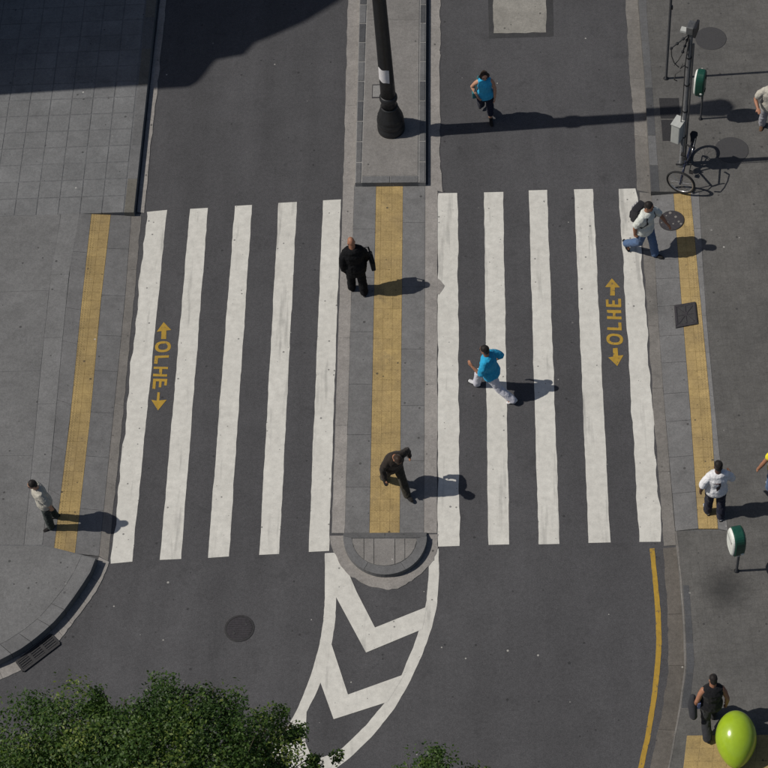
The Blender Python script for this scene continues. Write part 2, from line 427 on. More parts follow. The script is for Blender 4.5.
# --- lettering OLHE with arrows, traced in enlarged crops of the photograph
def crop(ox, oy, s): return lambda x, y: (ox+x/s, oy+y/s)
def mark(name, poly, tf, mat=A['yellow'], z=.0045, parent=road):
    p = [G(*tf(*q)) for q in poly]; n = len(p)
    v = [(q.x, q.y, z) for q in p]
    ar = sum(p[i].x*p[(i+1) % n].y-p[(i+1) % n].x*p[i].y for i in range(n))
    return mesh(name, v, [tuple(range(n)) if ar > 0 else tuple(range(n))[::-1]], mat, parent)
def ring(name, cx, cy, rx, ry, wx, wy, tf, rot=0):
    n = 32; v = []; f = []
    for k in range(n):
        a = 2*pi*k/n
        for (u, w) in((rx, ry), (rx-wx, ry-wy)):
            sx = math.copysign(abs(cos(a))**.85, cos(a))*u; sy = math.copysign(abs(sin(a))**.85, sin(a))*w
            q = G(*tf(cx+sx, cy+sy+rot*sx)); v.append((q.x, q.y, .0045))
    for k in range(n): a, b_ = 2*k, 2*((k+1) % n); f.append((a, a+1, b_+1, b_))
    return mesh(name, v, f, A['yellow'], road)
t1 = crop(120, 310, 6.98)
mark('painted_arrow', [(305, 85), (357, 140), (324, 144), (322, 203), (287, 203), (290, 148), (256, 153)], t1)
ring('painted_letter', 300, 257, 55, 38, 22, 16, t1, -.05)
mark('painted_letter', [(342, 316), (341, 333), (266, 336), (262, 376), (238, 374), (244, 321)], t1)
mark('painted_letter', [(336, 398), (334, 414), (296, 412), (292, 450), (330, 449), (328, 466), (230, 463), (232, 445), (272, 448), (275, 412), (234, 412), (236, 396)], t1)
mark('painted_letter', [(331, 482), (326, 528), (308, 527), (312, 500), (291, 499), (288, 541), (270, 540), (273, 499), (251, 498), (247, 552), (226, 550), (232, 480)], t1)
mark('painted_arrow', [(262, 574), (279, 576), (274, 632), (326, 627), (265, 701), (218, 627), (256, 634)], t1)
t2 = crop(570, 265, 6.98)
mark('painted_arrow', [(292, 94), (349, 157), (313, 158), (313, 214), (280, 214), (282, 155), (244, 155)], t2)
mark('painted_letter', [(356, 236), (358, 296), (252, 292), (250, 240), (268, 240), (269, 274), (295, 275), (295, 248), (312, 248), (313, 276), (337, 277), (336, 236)], t2)
mark('painted_letter', [(357, 316), (358, 336), (317, 337), (317, 360), (359, 361), (360, 381), (258, 377), (258, 358), (299, 359), (299, 336), (257, 334), (257, 314)], t2)
mark('painted_letter', [(358, 402), (361, 457), (260, 454), (260, 436), (338, 438), (337, 402)], t2)
ring('painted_letter', 312, 519, 58, 39, 22, 16, t2, .05)
mark('painted_arrow', [(299, 582), (332, 579), (336, 633), (373, 630), (330, 706), (267, 646), (302, 640)], t2)

# --- chevron island
t3 = crop(256, 512, 3)
def band(name, outer, inner, tf=t3, mat=A['white'], z=.004, sub=6):
    A_ = pline([tf(*q) for q in outer]); B_ = pline([tf(*q) for q in inner]); N = sub*max(len(outer), len(inner)); v = []; f = []
    for k in range(N+1):
        for g, s in((A_, 1), (B_, 2)):
            p = g(k/N); v.append((p.x+random.uniform(-.004, .004), p.y, z))
    for k in range(N): f.append((2*k, 2*k+1, 2*k+3, 2*k+2))
    return mesh(name, v, f, mat, road)
band('painted_edge_line', [(206, 124), (207, 200), (206, 270), (202, 330), (190, 400), (168, 480), (146, 540), (119, 602), (60, 700), (-10, 800)],
     [(240, 122), (241, 200), (240, 270), (238, 330), (226, 400), (202, 490), (180, 545), (152, 600), (98, 700), (30, 800)])
band('painted_edge_line', [(548, 110), (549, 190), (543, 280), (527, 350), (500, 425), (462, 510), (414, 592), (352, 670), (285, 735), (200, 800)],
     [(518, 112), (518, 190), (511, 270), (498, 330), (472, 405), (436, 490), (392, 565), (330, 640), (262, 706), (180, 765)])
mark('painted_chevron', [(236, 124), (253, 124), (302, 240), (357, 347), (512, 285), (499, 352), (330, 422), (240, 255)], t3, A['white'], .0065)
mark('painted_chevron', [(225, 392), (276, 548), (446, 487), (395, 570), (233, 622), (192, 508)], t3, A['white'], .0065)
mark('painted_chevron', [(122, 600), (152, 598), (148, 690), (170, 745), (262, 716), (200, 800), (110, 840), (85, 660)], t3, A['white'], .0065)
# yellow kerb-side line
band('painted_edge_line', [(413, 110), (422, 200), (430, 300), (433, 390), (428, 470), (418, 560), (398, 680), (378, 770), (340, 900)],
     [(427, 109), (436, 200), (446, 300), (449, 390), (444, 470), (434, 560), (414, 680), (394, 770), (356, 900)], crop(512, 512, 3), A['yellow'])

# pale concrete patch let into the far carriageway
def quadpts(pts, z=0.): return [G(x, y, z) for x, y in pts]
sheet('repair_joint', quadpts([(487.5, -25), (552.5, -26), (553.5, 36.5), (489, 38.5)]), A['tar'], road, .0035, -.02)
pp = []
for (a, b_) in(((492.5, -22), (546, -23)), ((546, -23), (546.5, 32)), ((546.5, 32), (494, 34)), ((494, 34), (492.5, -22))):
    for k in range(8): x, y = lerp2(a, b_, k/8); pp.append(G(x+random.uniform(-.7, .7), y+random.uniform(-.7, .7)))
sheet('concrete_patch', pp, A['patch'], road, .008, -.02)

# ------------------------------------------------------------------ left pavement
left = tag(empty('sidewalk_left'), kind='structure')
kerbL_top = [(168, -120), (156.5, 0), (147.5, 88), (134, 212.5)]        # outer kerb edge, raised part
curveL = [(96, 558.5), (91, 571), (85, 581), (76, 594), (66.5, 607.5), (55, 621), (43, 632), (32, 641), (20, 649.5), (0, 660), (-40, 676), (-90, 690), (-200, 712)]
rampL = [(80, 213), (71, 256), (61, 356), (52, 456), (42.5, 545)]
base = [G(x, y, K-.014) for x, y in kerbL_top]+[G(x, y, K-.014) for x, y in rampL]+[G(x, y, K-.014) for x, y in curveL]
lastp = base[-1]
base += [Vector((-16, lastp.y, 0)), Vector((-16, base[0].y, 0))]
sheet('paving_bed', base, A['mortar_left'], left, K-.006, -.1)
# step wall and bed of the dropped ramp
yl0, yl1 = [(91.5, 213.5), (82, 300), (70, 420), (53.5, 553.5)], [(111, 213.5), (101, 300), (90, 420), (75, 553.5)]
gut0, gut1 = [(131.5, 214), (125, 300), (113, 420), (99, 556)], [(141.5, 214), (134, 300), (121.5, 430), (108, 561)]
rl = pline(rampL, K-.035); g0 = pline(gut0, .004)
v = []; f = []
for k in range(13):
    a, c = rl(k/12), g0(k/12); v += [(a.x, a.y, a.z-.004), (c.x, c.y, .001)]
for k in range(12): f.append((2*k, 2*k+1, 2*k+3, 2*k+2))
mesh('ramp_bed', v, f, A['mortar'], left)
def cutsj(n, j=.15): return [0]+[(i+random.uniform(-j, j))/n for i in range(1, n)]+[1]
zr = dict(r=K, y0=.118, y1=.068, g0=.014, g1=.006)
Lr, Ly0, Ly1, Lg0, Lg1 = pline(rampL, zr['r']), pline(yl0, zr['y0']), pline(yl1, zr['y1']), pline(gut0, zr['g0']), pline(gut1, zr['g1'])
strip('ramp_slab', Lr, Ly0, cutsj(7), A['slab_blue'], left, gap=.004)
strip('ramp_slab', Ly1, Lg0, cutsj(8), A['slab_blue'], left, gap=.004)
mid = lambda a, b_, t: (lambda s: a(s).lerp(b_(s), t))
tl = mid(Ly0, Ly1, .5)
nl = 36
strip('tactile_tile', Ly0, tl, nl, A['tactile'], left, gap=.001)
strip('tactile_tile', tl, Ly1, nl, A['tactile'], left, gap=.001)
# gutter: along the ramp, along the raised kerb and round the corner
strip('gutter_slab', Lg0, Lg1, cutsj(5), A['gutter_grey'], left, 10, 0, .010, gap=.003, depth=.03)
strip('gutter_slab', pline([(174, -120), (160, 0), (150, 88), (137, 212)], .004), pline([(180, -120), (166.5, 0), (157.5, 88), (148, 170), (144.5, 213)], .006), cutsj(4), A['gutter'], left, 14, 0, .014, gap=.003, depth=.03, lift=.006)
gc0 = [(99, 557), (95, 570), (88, 584), (79, 597), (69, 611), (58, 624.5), (46, 635.5), (34, 645), (22, 653), (0, 664.5), (-40, 680), (-90, 694)]
gc1 = [(109.5, 562), (107, 571), (102.5, 580.5), (91, 599), (78, 617), (69.5, 628), (59, 641.5), (46, 652), (24, 669), (0, 680), (-40, 693), (-90, 706)]
strip('gutter_slab', pline(gc0, .004), pline(gc1, .004), [0, .10, .20, .30, .36, .54, .64, .8, 1], A['gutter'], left, 5, 0, .02, gap=.003, depth=.03, lift=.008)
# kerb stones of the raised part: one long straight run and the corner
kA = pline(kerbL_top, K); kB = pline([(158, -120), (146.5, 0), (138, 88), (124, 212.5)], K)
strip('kerb_stone', kB, kA, cutsj(11), [A['kerb'], A['kerb'], A['kerb_warm']], left, gap=.008, depth=.16)
kcI = [(81.5, 555.5), (77, 566), (70.5, 578), (61, 592), (50, 605), (40, 616.5), (31, 624), (22, 631), (11, 638.5), (-8, 648), (-45, 663), (-92, 676), (-200, 697)]
strip('kerb_stone', pline(kcI, K+.006), pline(curveL, K+.055), [0, .185, .25, .32, .385, .44, .5, .58, .66, .75, .84, .92, 1], A['kerb'], left, 4, gap=.008, depth=.21)
# paving slabs of the raised part, square, in line with the kerb
org = kB(1.0); ax = (kB(0)-kB(1)); ax.z = 0; ax.normalize(); ay = Vector((-ax.y, ax.x, 0))   # ax along the kerb (away), ay to the left
SZ = .475
for r in range(0, 19):
    for c in range(0, 10):
        p = org+ax*(r*SZ)+ay*(c*SZ+.005); q = [p, p+ay*SZ, p+ay*SZ+ax*SZ, p+ax*SZ]
        slab('paving_slab', [Vector((w.x, w.y, K+random.uniform(-.002, .002))) for w in q], A['slab_left'], left, gap=.022, cham=.004)
# field left of the ramp: pale band and broad concrete panels down to the corner
fe = [(80, 213), (71, 256), (61, 356), (52, 456), (42.5, 545)]
F0 = pline(fe, K); F1 = pline([(61, 214), (53, 256), (42, 356), (33, 456), (24, 545)], K); F2 = pline([(-20, 217), (-26, 256), (-34, 356), (-42, 456), (-50, 545)], K); F3 = pline([(-110, 220), (-114, 256), (-118, 356), (-122, 456), (-130, 545)], K)
strip('paving_slab', F1, F0, 5, A['conc_light'], left, gap=.003)
strip('paving_slab', F2, F1, 4, A['conc_left'], left, gap=.004)
strip('paving_slab', F3, F2, 3, A['conc_left'], left, gap=.004)
# corner panel between the panels and the kerb curve
ci = pline(kcI, K)
cp = [F0(1), ci(0)]+[ci(t) for t in(.06, .12, .18, .24, .30, .36, .42, .48)]+[F2(1)]
sheet('corner_panel', [cp[0]+Vector((0, -.02, 0)), *cp[1:-1], cp[-1]+Vector((0, -.02, 0))], A['conc_left'], left, K-.001, K-.03)
# end pieces of the ramp under the tactile strip
slab('ramp_slab', [G(42.5, 545.5, K), G(53.5, 554.3, .122), G(75, 554.3, .085), G(81, 556, K-.004), G(62, 585, K-.004)], A['slab_blue'], left)
# drain grating in the gutter
dg = tag(empty('drain_grate', G(37, 653, .012)), 'iron street drain with three barred openings in the kerb gutter', 'drain')
D = [G(16.6, 662, .02), G(51, 634.7, .02), G(59.6, 643.5, .02), G(23.4, 671, .02)]
o = dg.location
du = (D[1]-D[0]); dv_ = (D[3]-D[0])
def dpt(u, w): p = D[0]+du*u+(D[2]-D[1]).lerp(dv_, 1-u)*w; return p
mb = MB(); mb.prism([(p-o)[:2] for p in(dpt(-.01, -.02), dpt(1.01, -.02), dpt(1.01, 1.02), dpt(-.01, 1.02))][::-1], -.006, -.002); mb.build('pit', A['tar'], dg)
def bar(mb, a, b_, w, h): 
    a = a-o; b_ = b_-o; d = b_-a; mb.box((a+b_)/2, (d.length, w, h), rot=Matrix.Rotation(math.atan2(d.y, d.x), 3, 'Z'))
mb = MB()
for w in(0, 1): bar(mb, dpt(0, w), dpt(1, w), .05, .03)
for u in(0, .333, .667, 1): bar(mb, dpt(u, 0), dpt(u, 1), .06 if 0 < u < 1 else .04, .028)
mb.build('frame', A['iron'], dg)
for s in range(3):
    for k in range(1, 5):
        mb = MB(); bar(mb, dpt(s/3+.03, k/5), dpt((s+1)/3-.03, k/5), .03, .022); mb.build('bar', A['iron'], dg)

# ------------------------------------------------------------------ median
med = tag(empty('median'), kind='structure')
mo_l = [(363, -120), (359.5, 0), (357, 100), (355, 183)]; mo_r = [(427, -120), (426, 0), (425.5, 100), (425.5, 182.5)]
mi_l = [(370, -120), (367, 0), (363.8, 100), (361.3, 183)]; mi_r = [(421, -120), (420, 0), (419, 100), (418.5, 182.5)]
q = lambda pts, z: [G(x, y, z) for x, y in pts]
sheet('median_bed', q(mo_l, K-.012)+q(mo_r, K-.012)[::-1], A['mortar_light'], med, K-.012, -.1)
ML0, ML1, MR0, MR1 = pline(mo_l, K), pline(mi_l, K), pline(mi_r, K), pline(mo_r, K)
def cut_m(L, step, t=1.): n = max(1, round(L/step)); return [i/n for i in range(n+1)]
strip('kerb_stone', ML0, ML1, cut_m(ML0.length, .60), [A['kerb_dark'], A['kerb']], med, gap=.03, depth=.15)
strip('kerb_stone', MR0, MR1, cut_m(MR0.length, .60), [A['kerb_dark'], A['kerb'], A['kerb']], med, gap=.03, depth=.15)
fr0, fr1 = pline([(361.8, 176), (418.4, 175.5)], K), pline([(361.5, 183), (418.3, 182.5)], K)
strip('kerb_stone', fr0, fr1, [0, .5, 1], A['kerb'], med, gap=.015, depth=.15)
mI0, mI1 = pline([(370.5, -120), (367.5, 0), (364.2, 100), (362, 175.7)], K-.001), pline([(420.5, -120), (419.5, 0), (418.5, 100), (418, 175.2)], K-.001)
strip('median_panel', mI0, mI1, cut_m(mI0.length, 4.4), A['median'], med, gap=.002, depth=.05)
# gutters of the raised part
strip('gutter_slab', pline([(351.5, -120), (348, 0), (345.5, 100), (343, 190)], .012), pline([(363, -120), (359.6, 2), (357, 103), (355, 189)], .012), 4, A['gutter'], med, 14, .012, 0, gap=.002, depth=.03)
strip('gutter_slab', pline([(430, -120), (429, 0), (428.5, 100), (428, 188)], .012), pline([(442, -120), (440.3, 0), (440, 100), (440, 160), (443, 192)], .012), 4, A['gutter'], med, 14, 0, .018, gap=.002, depth=.03)
# flush part
ya, yb = 184.5, 533.
def col(xt, xb, z=.016): return pline([(xt, ya), (xb, yb)], z)
c0, c1, c2, c3, c4, c5 = col(343.2, 331.6, .010), col(354.3, 344.7), col(376.2, 369.6), col(403, 399.7), col(425.3, 424), col(437.5, 437.2, .010)
sheet('median_bed', [c0(0), c0(1), c5(1), c5(0)], A['mortar'], med, .006, -.05)
strip('gutter_slab', c0, c1, cutsj(4), A['gutter'], med, 10, .006, 0, gap=.003, depth=.03)
strip('gutter_slab', c4, c5, [0, .318, .6, 1], A['gutter'], med, 10, 0, .008, gap=.003, depth=.03)
strip('median_slab', c1, c2, [0, .14, .29, .45, .6, .74, .88, 1], A['slab_blue'], med, gap=.004, depth=.03)
strip('median_slab', c3, c4, [0, .12, .318, .5, .66, .81, 1], A['slab_blue'], med, gap=.004, depth=.03)
tn = 34; cutsT = [i/tn for i in range(tn+1)]
up_ = [t for t in cutsT if t <= .325]; dn = [up_[-1]]+[t for t in cutsT if t > .325]
for cuts, sp in((up_, (.0, .2, .6, 1)), (dn, (0, .34, .67, 1))):
    for u, w in zip(sp, sp[1:]): strip('tactile_tile', mid(c2, c3, u), mid(c2, c3, w), cuts, A['tactile'], med, gap=.001, depth=.03)
# cement smear over the edge of the crosswalk stripe
mark('cement_smear', [(0, 0), (3, 2.5), (7.5, 8), (6, 11), (2, 16.5), (-1.5, 16.5), (-1.5, 0)], lambda x, y: (437.2+x, 278+y), A['gutter'], .0085, med)
# rounded nose
def arcpts(cx, cy, rx, ry, z, n=28, a0=0., a1=180.):
    return [G(cx+rx*cos(radians(a0+(a1-a0)*k/n)), cy+ry*sin(radians(a0+(a1-a0)*k/n)), z) for k in range(n+1)]
nz = .13
apr = [(329.5, 536), (333, 551), (341, 566), (352, 577), (364, 584.5), (377, 588.5), (390, 590), (401, 587.5), (412, 581), (424, 571), (433.5, 560), (437.5, 547), (437.8, 535)]
sheet('nose_apron', [G(x+random.uniform(-.8, .8), y+random.uniform(-.8, .8)) for x, y in[lerp2(apr[i], apr[i+1], k/4) for i in range(len(apr)-1) for k in range(4)]+[apr[-1]]], A['gutter'], med, .0105, -.05)
sheet('nose_bed', [(p.x, p.y) for p in arcpts(385, 536, 41, 37.5, nz-.012)], A['mortar'], med, nz-.012, -.05)
n_o, n_i = arcpts(385, 536, 42, 38.5, nz), arcpts(384.5, 538, 32.5, 28, nz)
def poly_f(P):
    def f(t):
        s = t*(len(P)-1); i = min(int(s), len(P)-2); return P[i].lerp(P[i+1], s-i)
    return f
strip('kerb_stone', poly_f(n_o), poly_f(n_i), 3, A['kerb'], med, 10, gap=.003, depth=.14)
strip('kerb_stone', pline([(343, 532.8), (427, 532.2)], nz*.3), pline([(343.5, 538), (426.5, 537.4)], nz), 2, A['kerb'], med, gap=.006, depth=.1)
xs = [352.2, 364, 374, 395, 405, 417]
for a, b_ in zip(xs, xs[1:]):
    def yb_(x): return 538+28*sqrt(max(0, 1-((x-384.5)/32.6)**2))
    lo = [G(a+(b_-a)*k/5, max(yb_(a+(b_-a)*k/5)-.4, 539.2), nz) for k in range(6)]
    slab('median_slab', [G(a, 538.3, nz), G(b_, 538.3, nz)]+lo[::-1], A['median'], med, gap=.008)

# ------------------------------------------------------------------ right pavement
right = tag(empty('sidewalk_right'), kind='structure')
kr_o = [(641, -120), (638, 0), (644, 70), (647.5, 130), (651, 191.5)]; kr_i = [(647, -120), (646, 0), (651.5, 70), (655.5, 130), (660, 191.5)]
low_o = [(675, 531), (679, 570), (683, 622), (684.7, 665), (679, 708), (668, 768), (640, 860), (600, 940)]
low_i = [(681, 531), (685.5, 570), (690, 622), (692, 665), (687, 708), (676, 768), (650, 862), (612, 945)]
rr = [(699, 192), (705, 300), (716, 420), (728, 531)]          # inner limit of the dropped ramp
bp = q(kr_o, K)+q(rr, K)+q(low_o, K)
sheet('pavement', bp+[Vector((40, bp[-1].y, 0)), Vector((40, bp[0].y, 0))], A['right'], right, K, -.1)
strip('kerb_stone', pline(kr_o, K+.003), pline(kr_i, K+.003), cutsj(13), [A['kerb_dark'], A['kerb']], right, gap=.008, depth=.17)
strip('kerb_stone', pline(low_o, K+.004), pline([(677, 531), (681, 570), (685, 622), (686.7, 665), (681, 708), (670, 768), (642, 861), (602, 941)], K+.004), cutsj(12), A['gutter_grey'], right, 3, gap=.006, depth=.17)
strip('kerb_stone', pline([(683, 585), (685.3, 622), (687, 665), (681.4, 708)], K+.003), pline([(689, 585), (692, 622), (694.5, 665), (689, 708)], K+.003), cutsj(4), A['kerb_dark'], right, 3, gap=.006, depth=.05)
# gutters
strip('gutter_slab', pline([(628, -120), (625.5, 0), (629.5, 70), (634, 125), (637, 190)], .010), pline([(641, -120), (638.4, 2), (644.3, 72), (648, 132), (651, 193)], .012), cutsj(6), A['gutter_grey'], right, 10, .014, 0, gap=.003, depth=.03)
strip('gutter_slab', pline([(663, 548), (666.5, 590), (668, 622), (668.5, 672), (660, 722), (650, 768), (622, 860)], .010), pline([(676.3, 547), (680.3, 590), (683, 624), (684.8, 674), (678, 724), (668, 770), (640, 862)], .012), cutsj(5), A['gutter_dirty'], right, 10, .014, 0, gap=.003, depth=.03)
# dropped ramp
Rg0, Rg1 = pline([(639.5, 192), (646.5, 300), (653, 400), (664, 546)], .008), pline([(651.5, 193), (657, 300), (664, 400), (675.5, 531)], .016)
Ry0, Ry1 = pline([(673.5, 192.5), (681.5, 300), (690.5, 410), (698.5, 528.5)], .076), pline([(690.5, 192.5), (700.5, 300), (711, 410), (718, 528.5)], .122)
Rr = pline(rr, K+.002)
rb0, rb1 = pline([(651.5, 193), (657, 300), (664, 400), (675.5, 531)], -.004), pline(rr, K-.04)
v = []; f = []
for k in range(13):
    a, c = rb0(k/12), rb1(k/12); v += [tuple(a), tuple(c)]
for k in range(12): f.append((2*k, 2*k+2, 2*k+3, 2*k+1))
mesh('ramp_bed', v, f, A['mortar'], right)
strip('gutter_slab', Rg0, pline([(651.5, 193), (657, 300), (664, 400), (676.3, 545)], .016), cutsj(5), A['gutter_grey'], right, 10, .012, 0, gap=.003, depth=.03)
strip('ramp_slab', Rg1, Ry0, [0, .10, .215, .275, .36, .45, .53, .62, .70, .8, .9, 1], A['slab_blue'], right, gap=.004)
strip('ramp_slab', Ry1, Rr, cutsj(8), A['slab_blue'], right, gap=.004)
tr_ = mid(Ry0, Ry1, .5)
strip('tactile_tile', Ry0, tr_, 36, A['tactile'], right, gap=.001)
strip('tactile_tile', tr_, Ry1, 36, A['tactile'], right, gap=.001)
# tactile field at the near corner of the pavement
T0, T1 = G(687, 735.5, K), G(800, 734.5, K); td = (T1-T0); td.z = 0; td.normalize(); tp = Vector((td.y, -td.x, 0))
for r in range(5):
    for c in range(9):
        p = T0+td*(c*.25)+tp*(r*.25)-td*(r*.04); w = [p, p+td*.25, p+td*.21+tp*.25, p+tp*.25-td*.04]
        slab('tactile_tile', [Vector((u.x, u.y, K+.004)) for u in w], A['tactile'], right, gap=.001)
# pavement on the near side of the cross street, where the trees root
near = tag(empty('sidewalk_near'), kind='structure')
sheet('pavement', [(-16, -9.2), (9, -9.2), (10, -22), (-16, -22)], A['conc_left'], near, K, -.1)

# ------------------------------------------------------------------ covers, plates
def cover(name, px, py, z, r, mat, label, spots=0, rimmat=None, ribs=0, smat=None):
    o = tag(empty(name, G(px, py, z)), label, 'manhole cover')
    MB().lathe([(r, -.03), (r, .004), (r-.008, .006), (0.001, .007)], 40).build('lid', mat, o)
    if rimmat:
        mb = MB(); n = 40
        v = []; f = []
        for k in range(n):
            a = 2*pi*k/n
            for rr_, zz in((r+.045, .002), (r+.04, .008), (r+.004, .009), (r+.004, -.01)): v.append((rr_*cos(a), rr_*sin(a), zz))
        for k in range(n):
            for j in range(3): a, b_ = 4*k+j, 4*((k+1) % n)+j; f.append((a, b_, b_+1, a+1))
        mesh('rim', v, f, rimmat, o)
    rs = random.Random(int(px))
    if ribs:
        mb = MB()
        for k in range(-ribs, ribs+1):
            yy = k*r*1.7/(2*ribs+1); L = sqrt(max(r*r*.85-yy*yy, 0))*2
            mb.box((0, yy, .009), (L, .012, .006)); 
        mb.build('rib_pattern', mat, o)
    for k in range(spots):
        a = rs.uniform(0, 2*pi); d = r*sqrt(rs.uniform(.05, .75)); s = rs.uniform(.012, .034)
        MB().lathe([(s, .006), (s*.8, .0095), (.001, .010)], 7, (d*cos(a), d*sin(a), 0)).build('worn_spot', smat, o)
    return o
cover('manhole_cover', 710.7, 38.5, K+.003, .345, A['iron_grey'], 'plain grey oval-looking manhole cover beside the top of the signal pole')
cover('manhole_cover', 731.5, 150, K+.003, .36, A['iron_grey'], 'grey manhole cover crossed by the signal box shadow, right of the bicycle', 0, None, 0)
cv3 = cover('manhole_cover', 671.5, 220.5, .080, .262, A['iron_purple'], 'dark round cover with pale worn spots beside the man with backpack', 9, None, 0, A['gutter_grey'])
cv3.rotation_euler = (0, -math.atan(.128), 0)
mh = cover('manhole_cover', 239.5, 628.5, .001, .24, A['iron_purple'], 'dark purple manhole cover in the asphalt near the tree', 0, A['iron'], 4)
for dx, dy in((-.10, -.09), (.12, .09)): MB().box((dx, dy, .0105), (.035, .07, .006), .5).build('pick_hole', A['tar'], mh)
# square iron grate on the tactile strip
sg = tag(empty('square_grate', G(685.7, 314.8, .102)), 'small square iron grate set across the yellow tactile strip', 'grate')
sc = [G(x, y, .102)-sg.location for x, y in((674.2, 304.7), (695.3, 302.5), (697.8, 324.7), (675.8, 327.2))]
tilt = lambda p: Vector((p.x, p.y, p.x*.115))
def qp(u, w): a = sc[0].lerp(sc[1], u); b_ = sc[3].lerp(sc[2], u); return tilt(a.lerp(b_, w))
mb = MB(); P4 = [qp(0, 0), qp(0, 1), qp(1, 1), qp(1, 0)]
mb.add([p+Vector((0, 0, -.02)) for p in P4]+[p+Vector((0, 0, .008)) for p in P4], [(3, 2, 1, 0), (4, 5, 6, 7), (0, 1, 5, 4), (1, 2, 6, 5), (2, 3, 7, 6), (3, 0, 4, 7)]); mb.build('plate', A['tar'], sg)
def seg(mb, a, b_, w, h, dz=.012):
    d = b_-a; mb.tube([a+Vector((0, 0, dz)), b_+Vector((0, 0, dz))], [(w, h)]*2, 6, side=Vector((-d.y, d.x, 0)), cap=False)
mb = MB()
for a, b_ in(((0, 0), (1, 0)), ((1, 0), (1, 1)), ((1, 1), (0, 1)), ((0, 1), (0, 0))): seg(mb, qp(*[.06+.88*u for u in a]), qp(*[.06+.88*u for u in b_]), .03, .008)
mb.build('frame', A['iron_purple'], sg)
for a, b_ in(((.15, .15), (.85, .85)), ((.15, .85), (.85, .15)), ((.5, .12), (.5, .88)), ((.12, .5), (.88, .5))):
    mb = MB(); seg(mb, qp(*a), qp(*b_), .014, .006); mb.build('rib', A['iron_purple'], sg)
# twin access plates in front of the signal pole
ap = tag(empty('access_plate', G(669, 119, K)), 'pair of dark square access plates in the pavement under the signal box', 'access plate')
for y0, y1, xa, xb in((98, 118.6, 658.8, 660.5), (119.8, 141, 660.8, 662.5)):
    sl_ = [G(xa, y0, K)-ap.location, G(xa+20, y0, K)-ap.location, G(xb+20, y1, K)-ap.location, G(xb, y1, K)-ap.location]
    slab('plate', [p+Vector((0, 0, .007)) for p in sl_], A['iron'], ap, 0.006, .02)
hb = tag(empty('access_hatch', G(377, 91, K)), 'small pale square hatch at the foot of the lamp post', 'access hatch')
hc = [G(x, y, K)-hb.location for x, y in((372.3, 84.5), (382.5, 84.2), (382, 98), (371.8, 98.3))]
slab('frame', [p+Vector((0, 0, .005)) for p in hc], A['iron_purple'], hb, 0, .02)
cc = sum(hc, Vector())/4
slab('lid', [cc+(p-cc)*.84+Vector((0, 0, .010)) for p in hc], A['mortar_light'], hb, 0, .01)

# ------------------------------------------------------------------ lamp post on the median
lp = tag(empty('lamp_post', G(391.3, 128.8, K)), 'tall black cast-iron lamp post with white paper sticker on the median', 'lamp post')
MB().lathe([(.295, 0), (.30, .04), (.30, .14), (.275, .17), (.285, .20), (.295, .24), (.295, .33), (.27, .36), (.285, .39), (.28, .44), (.255, .50), (.225, .60), (.20, .68), (.185, .72), (.19, .75)], 48, flute=((.43, .69), -.05)).build('base', A['lamp_black'], lp, True)
MB().lathe([(.165, .74), (.165, .92), (.185, .95), (.195, .99), (.195, 1.04), (.18, 1.08), (.165, 1.10)], 32).build('collar', A['lamp_black'], lp, True)
sh = MB().lathe([(.163, 1.09), (.158, 1.6), (.143, 3.9), (.142, 4.2), (.18, 4.25), (.18, 4.4), (.14, 4.5), (.12, 7.3), (.16, 7.34), (.16, 7.42), (.06, 7.48)], 32).build('shaft', A['lamp_black'], lp, True)
v = []; f = []; n = 9
for j, z in enumerate((1.66, 1.78, 1.90, 2.05)):
    for k in range(n):
        a = radians(-162+k*96/(n-1)+(j*1.5)); r = .1605-.0065*(z-1.6)/1; v.append((r*cos(a)*1.01, r*sin(a)*1.01, z+.012*sin(k*1.3)-.045*k/(n-1)))
for j in range(3):
    for k in range(n-1): f.append((j*n+k, j*n+k+1, (j+1)*n+k+1, (j+1)*n+k))
mesh('sticker', v, f, A['sticker'], sh, True)
MB().lathe([(.07, 7.46), (.16, 7.55), (.23, 7.75), (.24, 7.95), (.19, 8.12), (.05, 8.2)], 20).build('lantern', A['bin_white'], lp, True)
MB().lathe([(.26, 8.10), (.24, 8.16), (.12, 8.27), (.03, 8.33), (.02, 8.45)], 20).build('lantern_cap', A['lamp_black'], lp, True)

# ------------------------------------------------------------------ signal pole with control box
sp = tag(empty('signal_pole', G(681, 164, K)), 'steel street pole with grey control box, top fixture and loose wires', 'signal pole')
MB().lathe([(.10, 0), (.10, .015), (.048, .03), (.048, 4.0), (.02, 4.03)], 16).build('pole', A['pole'], sp, True)
MB().tube([(.072, -.03, .05), (.072, -.03, 2.0), (.068, -.03, 3.7)], .022, 10).build('conduit', A['pole'], sp, True)
for z in(.9, 1.7, 2.5, 3.3): MB().lathe([(.055, -.02), (.057, -.015), (.057, .015), (.055, .02)], 14, (0, 0, z)).build('clamp', A['dark_metal'], sp)
Rb = Matrix.Rotation(radians(-28), 3, 'Z')
def bev_box(name, d, mat, parent, loc=(0, 0, 0), rz=0., bev=.02, seg_=2):
    me = bpy.data.meshes.new(name); b = bmesh.new(); bmesh.ops.create_cube(b, size=1)
    for v_ in b.verts: v_.co = Vector((v_.co.x*d[0], v_.co.y*d[1], v_.co.z*d[2]))
    bmesh.ops.bevel(b, geom=list(b.edges), offset=bev, segments=seg_, affect='EDGES', profile=.6)
    R = Matrix.Rotation(rz, 4, 'Z'); R.translation = loc; bmesh.ops.transform(b, matrix=R, verts=b.verts)
    b.to_mesh(me); b.free(); return link(name, me, mat, parent)
cb = bev_box('control_box', (.19, .27, .55), A['grey_box'], sp, (-.125, -.06, 1.15), radians(-30), .02)
bp_ = Vector((-.125, -.06, 1.15)); Rz = Matrix.Rotation(radians(-30), 3, 'Z')
